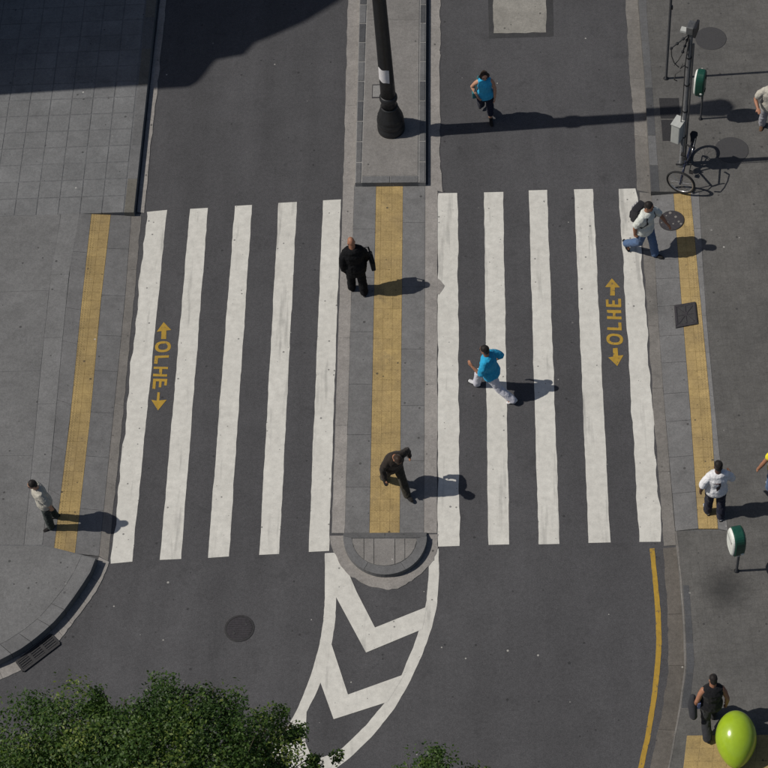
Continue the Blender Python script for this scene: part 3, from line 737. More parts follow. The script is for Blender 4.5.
MB().box(bp_+Rz @ Vector((-.098, 0, .0)), (.008, .22, .46), radians(-30)).build('door', A['grey_box'], cb)
MB().box(bp_+Rz @ Vector((-.104, .06, .05)), (.02, .035, .09), radians(-30)).build('lock', A['chrome'], cb)
MB().box(bp_+Rz @ Vector((-.103, -.04, -.06)), (.006, .12, .08), radians(-30)).build('notice', A['bin_white'], cb)
MB().box(bp_+Rz @ Vector((0, 0, .283)), (.22, .30, .016), radians(-30)).build('lid', A['grey_box'], cb)
hd = bev_box('top_fixture', (.15, .22, .20), A['pole'], sp, (.0, .03, 4.10), radians(-20), .02)
MB().box((.10, .0, 4.10), (.05, .26, .26), radians(-20)).build('back_plate', A['dark_metal'], hd)
MB().box((-.13, .04, 4.04), (.14, .12, .05), radians(-20)).build('visor', A['grey_box'], hd)
for (ex, ey, ez), nm in(((-.38, -.12, 3.70), 3), ((-.14, -.06, 3.52), 3)):
    s0 = Vector((-.03, -.02, 3.98)); e0 = Vector((ex, ey, ez)); br = MB().tube([s0, e0], .014, 8).build('bracket_arm', A['dark_metal'], sp)
    for k in range(1, nm+1): MB().ball(s0.lerp(e0, k/nm), .034, 8, 6).build('insulator', A['dark_metal'], br)
for pts in([(-.38, -.12, 3.68), (-.36, -.1, 3.45), (-.30, -.1, 3.25), (-.2, -.08, 3.1)], [(-.14, -.06, 3.5), (-.22, -.08, 3.3), (-.3, -.1, 3.18)],
           [(-.02, -.06, 3.05), (-.1, -.1, 3.16), (-.17, -.12, 3.1), (-.13, -.1, 3.2)], [(-.17, -.1, 3.02), (-.26, -.12, 2.95), (-.28, -.12, 2.78), (-.22, -.1, 2.72)], [(-.03, -.06, 3.9), (-.075, -.08, 3.2), (-.07, -.09, 2.2), (-.075, -.08, 1.45)]):
    MB().tube(pts, .011, 6).build('wire', A['wire'], sp, True)

# thin sign post further back
tp_ = tag(empty('thin_post', G(666, 78.5, K)), 'thin dark steel post at the top right casting a long straight shadow', 'post')
MB().lathe([(.06, 0), (.06, .012), (.028, .02), (.028, 3.25), (.005, 3.26)], 12).build('shaft', A['dark_metal'], tp_, True)
MB().box((0, .0, 2.95), (.02, .5, .5)).build('sign_plate', A['grey_box'], tp_)
MB().box((.035, 0, 2.2), (.03, .06, .08)).build('bracket', A['dark_metal'], tp_)

# ------------------------------------------------------------------ litter bins on posts
def litter_bin(px, py, z, label, rz, sc=1.):
    o = tag(empty('litter_bin', G(px, py, z), rz), label, 'litter bin', 'green litter bins on posts')
    MB().lathe([(.05, 0), (.05, .012), (.024, .02), (.024, 1.42), (.004, 1.43)], 12).build('post', A['dark_metal'], o, True)
    # body: flattened oval seen from the road side, axis along x
    def oval(x, sy, sz, cz, n=28, e=.72):
        return [Vector((x, sy*math.copysign(abs(cos(2*pi*k/n))**e, cos(2*pi*k/n)), cz+sz*math.copysign(abs(sin(2*pi*k/n))**e, sin(2*pi*k/n)))) for k in range(n)]
    def loft(rings, name, mat, parent):
        n = len(rings[0]); v = sum(rings, []); f = []
        for i in range(len(rings)-1):
            for k in range(n): a, b_ = i*n+k, i*n+(k+1) % n; f.append((a, b_, b_+n, a+n))
        f.append(tuple(range(n))[::-1]); f.append(tuple((len(rings)-1)*n+k for k in range(n)))
        return mesh(name, v, f, mat, parent, False)
    cz = 1.14; o.scale = (sc, sc, 1)
    b = loft([oval(x-.05, a, c, cz) for x, a, c in((-.12, .195, .315), (-.10, .215, .34), (.05, .215, .34), (.075, .205, .325), (.095, .17, .28))], 'body', A['green'], o)
    loft([oval(x-.05, a, c, cz+.005) for x, a, c in((-.165, .15, .25), (-.16, .175, .285), (-.14, .195, .31), (-.121, .20, .318))], 'front_panel', A['bin_white'], b)
    MB().box((-.218, 0, cz+.15), (.012, .24, .075)).build('slot', A['grey_box'], b)
    for sy in(-1, 1): MB().ball((-.06, sy*.12, cz-.325), (.03, .03, .02), 8, 6).build('rivet', A['bin_white'], b)
    MB().ball((-.02, -.20, cz-.16), (.035, .02, .035), 10, 6).build('lock_disc', A['bin_white'], b)
    for dz in(-.2, .2): MB().box((.035, 0, cz+dz), (.05, .09, .045)).build('bracket', A['dark_metal'], o)
    return o
litter_bin(700.5, 119, K, 'green litter bin on a thin post just right of the signal pole', radians(-14), .88)
litter_bin(736.5, 571, K, 'green litter bin with white front below the man in white t-shirt', radians(11))

# ------------------------------------------------------------------ bicycle
def bicycle():
    rc, fc = G(690.5, 157, K), G(679, 192, K)
    d = (fc-rc); d.z = 0; L = d.length
    o = tag(empty('bicycle', rc, math.atan2(d.y, d.x)), 'dark blue parked bicycle with front wheel turned, under the signal box', 'bicycle')
    o.rotation_euler = (radians(-4), 0, math.atan2(d.y, d.x))
    R = .325
    def wheel(name, c, yaw, lean=0):
        w = empty(name); w.parent = o; w.location = c; w.rotation_euler = (lean, 0, yaw)
        def torus(nm, r, t, mat, n=40, m=8, sy=1.):
            v = []; f = []
            for i in range(n):
                a = 2*pi*i/n
                for j in range(m):
                    e = 2*pi*j/m; rr_ = r+t*cos(e); v.append((rr_*cos(a), t*sy*sin(e), rr_*sin(a)))
            for i in range(n):
                for j in range(m): f.append((i*m+j, ((i+1) % n)*m+j, ((i+1) % n)*m+(j+1) % m, i*m+(j+1) % m))
            return mesh(nm, v, f, mat, w, True)
        torus('tyre', R-.022, .024, A['rubber']); torus('rim', R-.052, .014, A['chrome'], sy=.9)
        mb = MB()
        for k in range(18):
            a = 2*pi*k/18; s_ = .025*(-1)**k; mb.tube([(0.02*cos(a+.6), s_, .02*sin(a+.6)), ((R-.05)*cos(a), 0, (R-.05)*sin(a))], .0022, 4, cap=False)
        mb.build('spokes', A['chrome'], w)
        MB().tube([(0, -.045, 0), (0, .045, 0)], .022, 10).build('hub', A['dark_metal'], w, True)
        return w
    wheel('wheel', (0, 0, R), 0)
    wheel('wheel', (L, 0, R), radians(82))
    bb = Vector((.43, 0, .29)); st = Vector((.28, 0, .80)); ht = Vector((L-.17, 0, .84)); hb_ = Vector((L-.12, 0, .70)); ra = Vector((0, 0, R)); fa = Vector((L, 0, R))
    mb = MB(); mb.tube([bb, st], .017); mb.tube([st-Vector((-.01, 0, .06)), ht], .017); mb.tube([bb, hb_], .02); mb.tube([hb_, ht], .02)
    for s_ in(-1, 1):
        mb.tube([bb, ra+Vector((0, s_*.06, 0))], .010, 8); mb.tube([st-Vector((-.02, 0, .08)), ra+Vector((0, s_*.06, 0))], .009, 8)
    mb.build('frame', A['bike_blue'], o, True)
    yaw = Matrix.Rotation(radians(82), 3, 'Z'); mb = MB()
    for s_ in(-1, 1): mb.tube([hb_, hb_+Vector((.03, 0, -.03))+yaw @ Vector((0, s_*.06, -.02)), fa+yaw @ Vector((0, s_*.06, 0))], .012, 8)
    mb.build('fork', A['bike_blue'], o, True)
    h0 = ht+Vector((-.02, 0, .10)); mb = MB(); mb.tube([ht, h0], .015)
    mb.tube([h0+yaw @ Vector(p) for p in((-.10, -.29, .02), (.0, -.26, .03), (.06, -.1, 0), (.06, .1, 0), (.0, .26, .03), (-.10, .29, .02))], .012, 8); hbr = mb.build('handlebar', A['dark_metal'], o, True)
    for s_ in(-1, 1): MB().tube([h0+yaw @ Vector((-.11, s_*.292, .02)), h0+yaw @ Vector((-.02, s_*.265, .03))], .019, 8).build('grip', A['rubber'], hbr, True)
    MB().tube([st-Vector((0, 0, .02)), st+Vector((-.03, 0, .12))], .013).build('seat_post', A['chrome'], o, True)
    sx = st+Vector((-.03, 0, .14)); MB().tube([sx+Vector((-.13, 0, .01)), sx+Vector((-.06, 0, .01)), sx+Vector((.04, 0, 0)), sx+Vector((.15, 0, 0))], [(.07, .03), (.085, .035), (.045, .028), (.02, .02)], 12, side=(0, 1, 0)).build('saddle', A['rubber'], o, True)
    mb = MB(); mb.tube([bb+Vector((0, -.09, 0)), bb+Vector((0, .09, 0))], .018, 8)
    for s_ in(-1, 1):
        e = bb+Vector((.10*s_, .085*s_, -.13*s_)); mb.tube([bb+Vector((0, .085*s_, 0)), e], .011, 8)
    mb.build('crank', A['dark_metal'], o)
    for s_ in(-1, 1):
        e = bb+Vector((.10*s_, .13*s_, -.13*s_)); MB().box(e, (.085, .09, .022)).build('pedal', A['rubber'], o)
    MB().tube([bb+Vector((0, -.05, 0)), bb+Vector((0, -.043, 0))], .085, 24, cap=False).build('chainring', A['dark_metal'], o)
    mb = MB()
    pts = [Vector((L+(R+.02)*cos(a), 0, R+(R+.02)*sin(a))) for a in[radians(t) for t in range(20, 130, 15)]]
    return o
bicycle()

# ------------------------------------------------------------------ people
FOLD = bpy.data.textures.new('folds', 'CLOUDS'); FOLD.noise_scale = .085; FOLD.noise_depth = 2
def remesh(o, vox, it=4, fac=.5, disp=0.):
    m = o.modifiers.new('remesh', 'REMESH'); m.mode = 'VOXEL'; m.voxel_size = vox; m.use_smooth_shade = True
    s = o.modifiers.new('smooth', 'SMOOTH'); s.factor = fac; s.iterations = it
    if disp:
        d = o.modifiers.new('folds', 'DISPLACE'); d.texture = FOLD; d.strength = disp; d.mid_level = .5; d.texture_coords = 'LOCAL'
    return o
X, Y, Z = Vector((1, 0, 0)), Vector((0, 1, 0)), Vector((0, 0, 1))
def person(loc, heading, H, label, skin, hair='short', hairmat='hair', top=None, bottom=None, shoe=None, lean=5., tilt=0., sleeve=.5, legs=((20, 10), (-15, 12)), arms=((15, 12, 20), (-15, 12, 20)),
           head=(10, 0), female=False, topkind='shirt', hem=1., foot=(None, None), twist=0., jacket=False, footz=0., bulk=1.13):
    """legs: (thigh forward, knee bend) left, right in degrees; arms: (forward, out, elbow); head: (nod, turn)"""
    s = H*.965/1.75; MB.rs = bulk
    root = empty('person', loc, radians(heading)-pi/2); tag(root, label, 'person', 'pedestrians')
    la, sa = radians(lean), radians(tilt)
    T = Vector((sin(sa), sin(la)*cos(sa), cos(la)*cos(sa))); pel = Vector((0, 0, .93)); lat = (X-T*X.dot(T)).normalized()
    tw = Matrix.Rotation(radians(twist), 3, T); slat = tw @ lat; fwd = slat.cross(T)*-1; fwd = T.cross(slat)
    shw = (.165 if female else .185)*(.6+.4*bulk)
    J = {}
    for i, sd_ in((0, -1), (1, 1)):
        a, k = [radians(q_) for q_ in legs[i]]
        hip = pel+lat*sd_*.088-T*.02; out = Vector((sd_*.03, 0, 0))
        kn = hip+Vector((0, sin(a), -cos(a)))*.425+out*.6; an = kn+Vector((0, sin(a-k), -cos(a-k)))*.42+out*.2
        fp = foot[i]; fp = radians(fp) if fp is not None else max(min((a-k)*.75, .35), -.75)
        fd = Vector((sd_*.12, cos(fp), sin(fp))).normalized()
        J['leg', i] = (hip, kn, an, fd)
    low = min(min(an.z-.075, (an+fd*.17).z-.045, (an-fd*.05).z-.075) for _, _, an, fd in(J['leg', 0], J['leg', 1]))
    dz = Vector((0, 0, -low+footz)); pel = pel+dz
    for i in(0, 1): J['leg', i] = tuple(p+dz for p in J['leg', i][:3])+(J['leg', i][3],)
    neck = pel+T*.505; nd, nt = radians(head[0]), radians(head[1])
    Hd = (Matrix.Rotation(-nd, 3, slat) @ T).normalized(); hc = neck+T*.05+Hd*.15
    hf = (Matrix.Rotation(radians(head[1]), 3, Hd) @ (Hd.cross(slat)*1)).normalized(); hf = (hf-Hd*hf.dot(Hd)).normalized(); hx = hf.cross(Hd)
    RH = Matrix((hx, hf, Hd)).transposed()
    for i, sd_ in((0, -1), (1, 1)):
        a, ab, e = [radians(q_) for q_ in arms[i][:3]]; inn = radians(arms[i][3]) if len(arms[i]) > 3 else radians(8)
        sh_ = pel+T*.435+slat*sd_*shw
        def dr(an_, ou): return (slat*sd_*sin(ou)+fwd*sin(an_)*cos(ou)-T*cos(an_)*cos(ou)).normalized()
        el = sh_+dr(a, ab)*.285; wr = el+dr(a+e, ab*.5-inn)*.25; hdir = dr(a+e+.15, ab*.4-inn)
        J['arm', i] = (sh_, el, wr, hdir)
    prof = [(-.12, .10, .095), (-.05, .160, .118), (.04, .162, .115), (.15, .138, .100), (.27, .152, .112), (.37, .168, .112), (.445, .150, .088), (.50, .075, .065)]
    if female: prof = [(d, w*(1.04 if d < .06 else .86), t*(1.1 if .2 < d < .4 else 1)) for d, w, t in prof]
    def torso(mb, d0, d1, add, flare=0.):
        P_ = []; R_ = []
        for d, w, t in prof:
            if d0-1e-6 <= d <= d1+1e-6:
                a_ = add+(flare*max(0, (.15-d)/.25) if flare else 0); c = pel+T*d; u = max(0, min(1, d/.45))
                P_.append(c); R_.append((w+a_, t+a_))
        mb.tube(P_, R_, 18, side=slat)
    # --- body, one continuous skin
    mb = MB(); torso(mb, -.2, .6, (-.014 if top else 0) if topkind != 'vest' else -.004)
    mb.tube([neck-T*.06, neck+T*.03, hc-Hd*.05], [.066, .056, .056], 12)
    mb.ball(hc+Hd*.025, (.074, .094, .098), 16, 11, RH); mb.ball(hc-Hd*.045+hf*.022, (.060, .070, .072), 14, 9, RH); mb.ball(hc+hf*.092-Hd*.018, (.015, .021, .022), 8, 6, RH); mb.ball(hc+hf*.08-Hd*.085, (.028, .022, .022), 8, 6, RH)
    for sd_ in(-1, 1): mb.ball(hc+hx*sd_*.077-Hd*.012-hf*.008, (.013, .024, .034), 8, 6, RH)
    for i, sd_ in((0, -1), (1, 1)):
        hip, kn, an, fd = J['leg', i]
        mb.tube([hip+Z*.03, hip.lerp(kn, .4), kn, kn.lerp(an, .3), an], [.088, .075, .055, .056, .038], 12)
        mb.tube([an-fd*.03-Z*.035, an+fd*.05-Z*.04, an+fd*.11-Z*.045], [(.024, .024), (.027, .02), (.024, .014)], 10, side=X)
        sh_, el, wr, hd_ = J['arm', i]
        mb.tube([sh_-slat*sd_*.03, sh_.lerp(el, .35), el, el.lerp(wr, .3), wr], [.046 if topkind != 'vest' else .056, .046, .038, .040, .027], 12)
        pn = hd_.cross(slat).normalized() if abs(hd_.dot(slat)) < .95 else fwd; wd = pn.cross(hd_).normalized()    # palm faces the body; fingers lie along wd
        wd, pn = (fwd-hd_*fwd.dot(hd_)), None
        if wd.length < .2: wd = (T-hd_*T.dot(hd_))
        wd.normalize(); pn = hd_.cross(wd)*(-sd_)
        if pn.dot(slat*-sd_) < 0: pn = -pn
        mb.tube([wr, wr+hd_*.04, wr+hd_*.085], [(.026, .018), (.040, .017), (.040, .015)], 10, side=wd)
        for q_, (o_, L_) in enumerate(((.031, .068), (.0105, .078), (-.0105, .073), (-.031, .056))):
            b0 = wr+hd_*.08+wd*o_; b1 = b0+(hd_+pn*.25).normalized()*L_*.5; b2 = b1+(hd_*.8+pn*.7).normalized()*L_*.5; mb.tube([b0, b1, b2], [.0088, .0085, .0072], 7)
        t0 = wr+hd_*.025+wd*.03; t1 = t0+(hd_*.7+wd*.7+pn*.2).normalized()*.04; mb.tube([t0, t1, t1+(hd_+wd*.15+pn*.4).normalized()*.03], [.012, .010, .0085], 7)
    sc_ = Matrix.Scale(s, 4)
    def fin(mb, nm, mat, vox, it, disp=0., par=root):
        for v_ in mb.v: v_ *= s
        o = mb.build(nm, mat, par, True); return remesh(o, vox*s, it, .5, disp) if vox else o
    body = fin(mb, 'body', A[skin], .0085, 3)
    for sd_ in(-1, 1):
        e = MB().ball(hc+hx*sd_*.031+hf*.088+Hd*.012, (.014, .008, .008), 8, 6, RH); fin(e, 'eye', A['eye'], 0, 0, par=body)
        e = MB().ball(hc+hx*sd_*.032+hf*.090+Hd*.033, (.021, .007, .005), 8, 6, RH); fin(e, 'eyebrow', A[hairmat], 0, 0, par=body)
    e = MB().ball(hc+hf*.094-Hd*.062, (.024, .007, .008), 8, 6, RH); fin(e, 'mouth', A['lip'], 0, 0, par=body)
    # --- hair
    mb = MB()
    if hair in('short', 'long'):
        mb.ball(hc+Hd*.04-hf*.016, (.084, .096, .096), 16, 11, RH); mb.ball(hc-Hd*.02-hf*.045, (.075, .058, .075), 12, 8, RH)
    if hair == 'fringe':
        mb.ball(hc-Hd*.035-hf*.05, (.080, .050, .040), 12, 8, RH)
    if hair == 'long':
        mb.ball(hc-Hd*.06-hf*.05, (.096, .062, .12), 14, 9, RH); mb.ball(hc-Hd*.15-hf*.06, (.10, .045, .08), 12, 8, RH)
        for sd_ in(-1, 1): mb.tube([hc+hx*sd_*.07+Hd*.06, hc+hx*sd_*.092-Hd*.03, hc+hx*sd_*.088-Hd*.14], [.03, .034, .022], 9)
    if hair != 'bald': fin(mb, 'hair', A[hairmat], .009, 2, .012, body)
    # --- lower garment
    add = .020
    if bottom:
        mb = MB(); torso(mb, -.2, .06, .012)
        for i in(0, 1):
            hip, kn, an, fd = J['leg', i]; end = kn.lerp(an, hem) if hem < 1 else an+(an-kn).normalized()*.02
            mid_ = kn.lerp(end, .5)
            mb.tube([hip+Z*.05, hip.lerp(kn, .35), hip.lerp(kn, .75), kn, mid_, end], [.104, .098, .083, .078, .077, .072 if hem >= 1 else .066], 14)
        fin(mb, 'trousers', A[bottom], .011, 3, .026)
    # --- upper garment
    if top:
        mb = MB()
        if jacket:
            torso(mb, -.2, .46, .034, .02); mb.tube([pel+T*.1, pel-T*.04, pel-T*.15+Z*0, pel-T*.20], [(.17, .135), (.195, .15), (.20, .155), (.195, .15)], 18, side=slat)
        elif topkind == 'vest': torso(mb, -.06, .445, .020, .012)
        else: torso(mb, -.06, .46, .026, .018)
        if topkind != 'vest':
            for i, sd_ in((0, -1), (1, 1)):
                sh_, el, wr, hd_ = J['arm', i]
                if sleeve <= 1:
                    e = sh_.lerp(el, sleeve*.95+.1); mb.tube([sh_-slat*sd_*.06+T*.01, sh_.lerp(e, .5), e], [.074, .074, .071], 12)
                else:
                    mb.tube([sh_-slat*sd_*.06+T*.01, sh_.lerp(el, .5), el, el.lerp(wr, .5), wr+(wr-el)*.03], [.078, .070, .060, .055, .046], 12)
            mb.tube([neck-T*.08, neck-T*.015], [.10, .068], 14)
        else:
            for sd_ in(-1, 1): mb.tube([pel+T*.30+slat*sd_*.09, pel+T*.45+slat*sd_*.095, pel+T*.40+slat*sd_*.10-fwd*.06], [.06, .052, .05], 10)
        tp = fin(mb, {'shirt': 'shirt', 'vest': 'vest'}.get(topkind, 'shirt') if not jacket else 'jacket', A[top], .011, 3, .026)
    else: tp = None
    # --- shoes
    MB.rs = 1.0
    for i in(0, 1):
        hip, kn, an, fd = J['leg', i]; upv = (Z-fd*Z.dot(fd)).normalized(); b0 = an-upv*.040
        mb = MB(); mb.tube([an+upv*.045, an-upv*.02, b0-upv*.005], [.050, .047, .040], 10); mb.tube([b0-fd*.055, b0-fd*.01, b0+fd*.06-upv*.006, b0+fd*.125-upv*.012, b0+fd*.175-upv*.015], [(.036, .036), (.040, .040), (.044, .034), (.046, .026), (.036, .020)], 12, side=fd.cross(upv)); sh2 = fin(mb, 'shoe', A[shoe], .011, 2)
        mb = MB(); sv = fd.cross(upv)
        P_ = [b0-fd*.085-upv*.034, b0+fd*.02-upv*.034, b0+fd*.12-upv*.034, b0+fd*.20-upv*.030]; mb.tube(P_, [(.032, .008), (.038, .008), (.046, .008), (.028, .008)], 10, side=sv); fin(mb, 'sole', A['rubber'], 0, 0, par=sh2)
    MB.rs = 1.0
    return root, dict(pel=pel*s, T=T, lat=slat, fwd=fwd, neck=neck*s, J=J, s=s, top=tp, hc=hc*s, hf=hf, hx=hx, Hd=Hd, body=body)
def world(root, p): return Matrix.Translation(root.location) @ Matrix.Rotation(root.rotation_euler.z, 4, 'Z') @ Vector(p)

C = lambda n, c, **k: A.__setitem__(n, m_cloth(n, c, **k))
C('cyan_top', (.035, .34, .58)); C('navy_trousers', (.012, .014, .030)); C('black_suit', (.005, .0053, .0065), sheen=0); C('jog_blue', (.02, .30, .52)); C('white_trousers', (.52, .52, .58))
C('brown_jacket', (.026, .020, .016)); C('khaki_dark', (.040, .036, .026)); C('cream_shirt', (.40, .38, .33)); C('olive_trousers', (.018, .028, .026)); C('white_shirt', (.68, .68, .70))
C('pale_shirt', (.56, .58, .54)); C('jeans', (.075, .125, .23)); C('black_cloth', (.010, .010, .012)); C('yellow_shirt', (.72, .62, .03)); C('grey_trousers', (.30, .30, .33)); C('charcoal', (.030, .031, .036))
C('black_shoe', (.012, .011, .011)); C('white_shoe', (.55, .55, .56)); C('brown_shoe', (.09, .05, .03)); C('sandal', (.30, .17, .11)); C('grey_shirt', (.21, .20, .18)); C('pack', (.018, .018, .022)); C('pack_grey', (.28, .28, .30)); C('teal', (.03, .14, .16)); C('print_red', (.32, .05, .04)); C('print_dark', (.05, .035, .035)); C('blue_cloth', (.20, .24, .48))

# 1 woman in a blue top
pw, d1 = person(G(486, 119.5), -88, 1.66, 'woman in bright blue top and dark cropped trousers walking beside the post shadow', 'skin_light', 'long', 'hair_brown', 'cyan_top', 'navy_trousers', 'black_shoe', 3, 0, sleeve=.0, topkind='vest',
       legs=((4, 2), (-6, 50)), arms=((4, 12, 10), (-14, 26, 62, 40)), head=(18, 8), female=True, hem=.62, foot=(None, -35))
# 2 bald man in a black suit
r2, d2 = person(G(358, 290.5, .02), 104, 1.74, 'bald man in black suit with white collar standing on the median strip', 'skin', 'bald', 'hair_brown', 'black_suit', 'black_suit', 'black_shoe', 1, -1, sleeve=2,
       legs=((8, 5), (-7, 3)), arms=((-8, 12, 14), (6, 14, 12)), head=(12, 5), jacket=True, bulk=1.25)
mb = MB(); n0 = d2['neck']; mb.tube([n0-d2['T']*.045, n0+d2['T']*.008], [.082, .070], 16, cap=False); mb.build('collar', A['white_shirt'], r2, True)
# 3 jogger
r3, d3 = person(G(492, 393.5), 162, 1.74, 'jogger in blue t-shirt and white trousers running across the stripes', 'skin', 'short', 'hair', 'jog_blue', 'white_trousers', 'white_shoe', 9, 0, sleeve=.8,
       legs=((-25, 22), (46, 38)), arms=((16, 14, 118, 15), (-38, 18, 80, 5)), head=(4, 0), foot=(-30, 12), twist=-8)
mb = MB(); n0 = d3['neck']; mb.tube([n0-d3['T']*.05, n0-d3['T']*.004], [.082, .068], 16, cap=False); mb.build('collar', A['white_shirt'], r3, True)
# 4 stooping man in dark brown
r4, d4 = person(G(395, 487, .02), -62, 1.72, 'stooping person in dark brown jacket with bowed head walking on the median strip', 'skin', 'short', 'hair_brown', 'brown_jacket', 'khaki_dark', 'black_shoe', 20, 0, sleeve=2,
       legs=((26, 5), (-13, 12)), arms=((-22, 34, 40), (12, 16, 25)), head=(38, 0), jacket=True, foot=(10, -10))
# 5 man at the left kerb
r5, d5 = person(G(52, 523, .125), 205, 1.64, 'man in cream shirt and dark olive trousers on the left pavement', 'skin_light', 'short', 'hair', 'cream_shirt', 'olive_trousers', 'black_shoe', 5, 0, sleeve=.9,
       legs=((6, 5), (-6, 5)), arms=((-14, 8, 10), (-4, 8, 18)), head=(14, -4))
# 6 man with a backpack
r6, d6 = person(G(643.5, 254, .015), -40, 1.80, 'man in pale t-shirt and blue jeans stepping off the crossing with a backpack', 'skin', 'short', 'hair', 'pale_shirt', 'jeans', 'black_shoe', 3, 0, sleeve=.75,
       legs=((17, 5), (-6, 42)), arms=((30, 24, 16), (-18, 10, 20)), head=(12, 6), foot=(8, -50))
# 7 man in white t-shirt
r7, d7 = person(G(713.5, 513, .12), 97, 1.76, 'man in white t-shirt with a red and dark print on its back', 'skin_dark', 'short', 'hair', 'white_shirt', 'navy_trousers', 'white_shoe', 3, 0, sleeve=.85,
       legs=((6, 6), (-6, 6)), arms=((-8, 20, 20), (12, 22, 48)), head=(10, 6))
# 8 person at the right edge, near the manhole covers
r8, d8 = person(G(766.5, 132, K), 262, 1.74, 'person in cream shirt and pale grey trousers at the upper right edge', 'skin', 'short', 'hair', 'cream_shirt', 'grey_trousers', 'brown_shoe', 3, 0, sleeve=.6,
       legs=((8, 8), (-8, 8)), arms=((4, 10, 15), (10, 28, 75, 30)), head=(14, 0))
# 9 person at the right edge in yellow
r9, d9 = person(G(775, 491, K), 92, 1.70, 'person in yellow shirt and jeans cut by the right edge', 'skin', 'short', 'hair', 'yellow_shirt', 'jeans', 'white_shoe', 2, 0, sleeve=.2,
       legs=((6, 5), (-6, 6)), arms=((-4, 26, 10, -6), (8, 12, 20)), head=(8, 0))
# 10 man in a black vest
r10, d10 = person(G(708.5, 721.5, K), 98, 1.60, 'man in black sleeveless vest behind the green balloon', 'skin', 'short', 'hair', 'black_cloth', 'charcoal', 'black_shoe', 12, 3, sleeve=0, topkind='vest', bulk=1.28,
       legs=((-16, 26), (34, 52)), arms=((-12, 20, 30), (-14, 20, 25)), head=(12, 5), foot=(-20, 5))
mb = MB(); n0 = d10['neck']-d10['T']*.075-d10['fwd']*.098-d10['lat']*.02; mb.box(n0, (.085, .012, .035), .15); mb.build('neck_label', A['white_shirt'], r10)

# print on the back of the white t-shirt (flat mark laid on the cloth)
def cloth_mark(rootd, poly, nm, mat, off):
    root, d = rootd; T, l, fw_ = d['T'], d['lat'], d['fwd']; c = d['pel']+T*.27*d['s']-fw_*.30
    n = len(poly); v = [c+l*p[0]+T*p[1] for p in poly]; me_ = mesh(nm, v, [tuple(range(n))], mat, d['top'])
    b = bmesh.new(); b.from_mesh(me_.data); bmesh.ops.triangulate(b, faces=b.faces); bmesh.ops.subdivide_edges(b, edges=b.edges, cuts=5, use_grid_fill=True); b.to_mesh(me_.data); b.free()
    w = me_.modifiers.new('wrap', 'SHRINKWRAP'); w.target = d['top']; w.wrap_method = 'PROJECT'; w.use_project_x = w.use_project_y = w.use_project_z = False
    w.wrap_method = 'NEAREST_SURFACEPOINT'; w.wrap_mode = 'ABOVE_SURFACE'; w.offset = off
cloth_mark((r7, d7), [(-.10, .115), (.10, .13), (.10, .085), (-.10, .07)], 'shirt_print', A['print_red'], .005)
cloth_mark((r7, d7), [(-.02, .10), (.06, .12), (.065, .02), (.0, -.10), (-.06, -.10), (.01, .0), (.015, .06)], 'shirt_print', A['print_dark'], .008)

# bags
def free(name, root, label, cat):
    o = empty(name, root.location, root.rotation_euler.z); tag(o, label, cat); return o
# briefcase hanging at the suited man's right side
bc = free('shoulder_bag', r2, 'black shoulder bag hanging beside the man in the black suit', 'bag')
s = d2['s']; p0 = d2['pel']+d2['lat']*.36-Z*.06+Y*.02
bev_box('bag_body', (.09, .34, .27), A['black_cloth'], bc, p0, 0, .025)
MB().tube([p0+Vector((0, -.15, .12)), p0+Vector((-.03, -.07, .36)), d2['neck']+d2['lat']*.13-d2['T']*.03, p0+Vector((-.03, .09, .36)), p0+Vector((0, .15, .12))], [(.02, .005)]*5, 8).build('strap', A['black_cloth'], bc, True)
# backpack of the man in the pale t-shirt
bk = free('backpack', r6, 'dark backpack with pale stripes worn by the man in pale t-shirt', 'backpack')
T, l, fw_ = d6['T'], d6['lat'], d6['fwd']; c6 = d6['pel']+T*.27-fw_*.225-l*.03
RB = Matrix((l, fw_, T)).transposed()
def rot_box(name, c, d, mat, par, bev=.03):
    o = bev_box(name, d, mat, par, (0, 0, 0), 0, bev); 
    for v_ in o.data.vertices: v_.co = RB @ v_.co + c
    return o
rot_box('main_pouch', c6, (.31, .17, .44), A['pack'], bk, .05)
rot_box('front_pocket', c6-fw_*.10-T*.07, (.24, .07, .22), A['pack'], bk, .03)
for dx in(-.07, .0, .07): rot_box('stripe', c6-fw_*.098+l*dx+T*.12+(-fw_*.0), (.022, .04, .13), A['pack_grey'], bk, .004)
for sd_ in(-1, 1):
    MB().tube([c6+fw_*.06+l*(sd_*.09)+T*.17, d6['pel']+T*.475+l*sd_*.105-fw_*.03, d6['pel']+T*.45+l*sd_*.11+fw_*.10, d6['pel']+T*.30+l*sd_*.13+fw_*.135, d6['pel']+T*.16+l*sd_*.18+fw_*.04, c6+l*sd_*.13-T*.17+fw_*.04], [(.026, .008)]*6, 8, side=l).build('strap', A['pack'], bk, True)
# bundle carried by the man in the vest
bn = free('carried_bag', r10, 'dark blue and white bag at the side of the man in black vest', 'bag')
pc = d10['pel']-d10['lat']*.33+Y*.02+Z*.02
o = MB().tube([pc+Vector((0, -.14, -.22)), pc+Vector((0, 0, -.05)), pc+Vector((.02, .08, .10))], [(.07, .10), (.085, .12), (.05, .06)], 14).build('bag_body', A['charcoal'], bn, True)
MB().box(pc+Vector((.10, -.02, .02)), (.05, .13, .20)).build('folded_cloth', A['blue_cloth'], bn)
# shoulder bag of the woman
bw = free('handbag', pw, 'small teal handbag at the hip of the woman in blue', 'bag')
bev_box('bag_body', (.09, .20, .17), A['teal'], bw, (.235, -.02, .86), 0, .025)
MB().tube([(.23, -.08, .94), (.19, -.06, 1.15), (.125, -.02, 1.40), (.19, .05, 1.15), (.23, .06, .94)], [(.012, .004)]*5, 6).build('strap', A['teal'], bw, True)

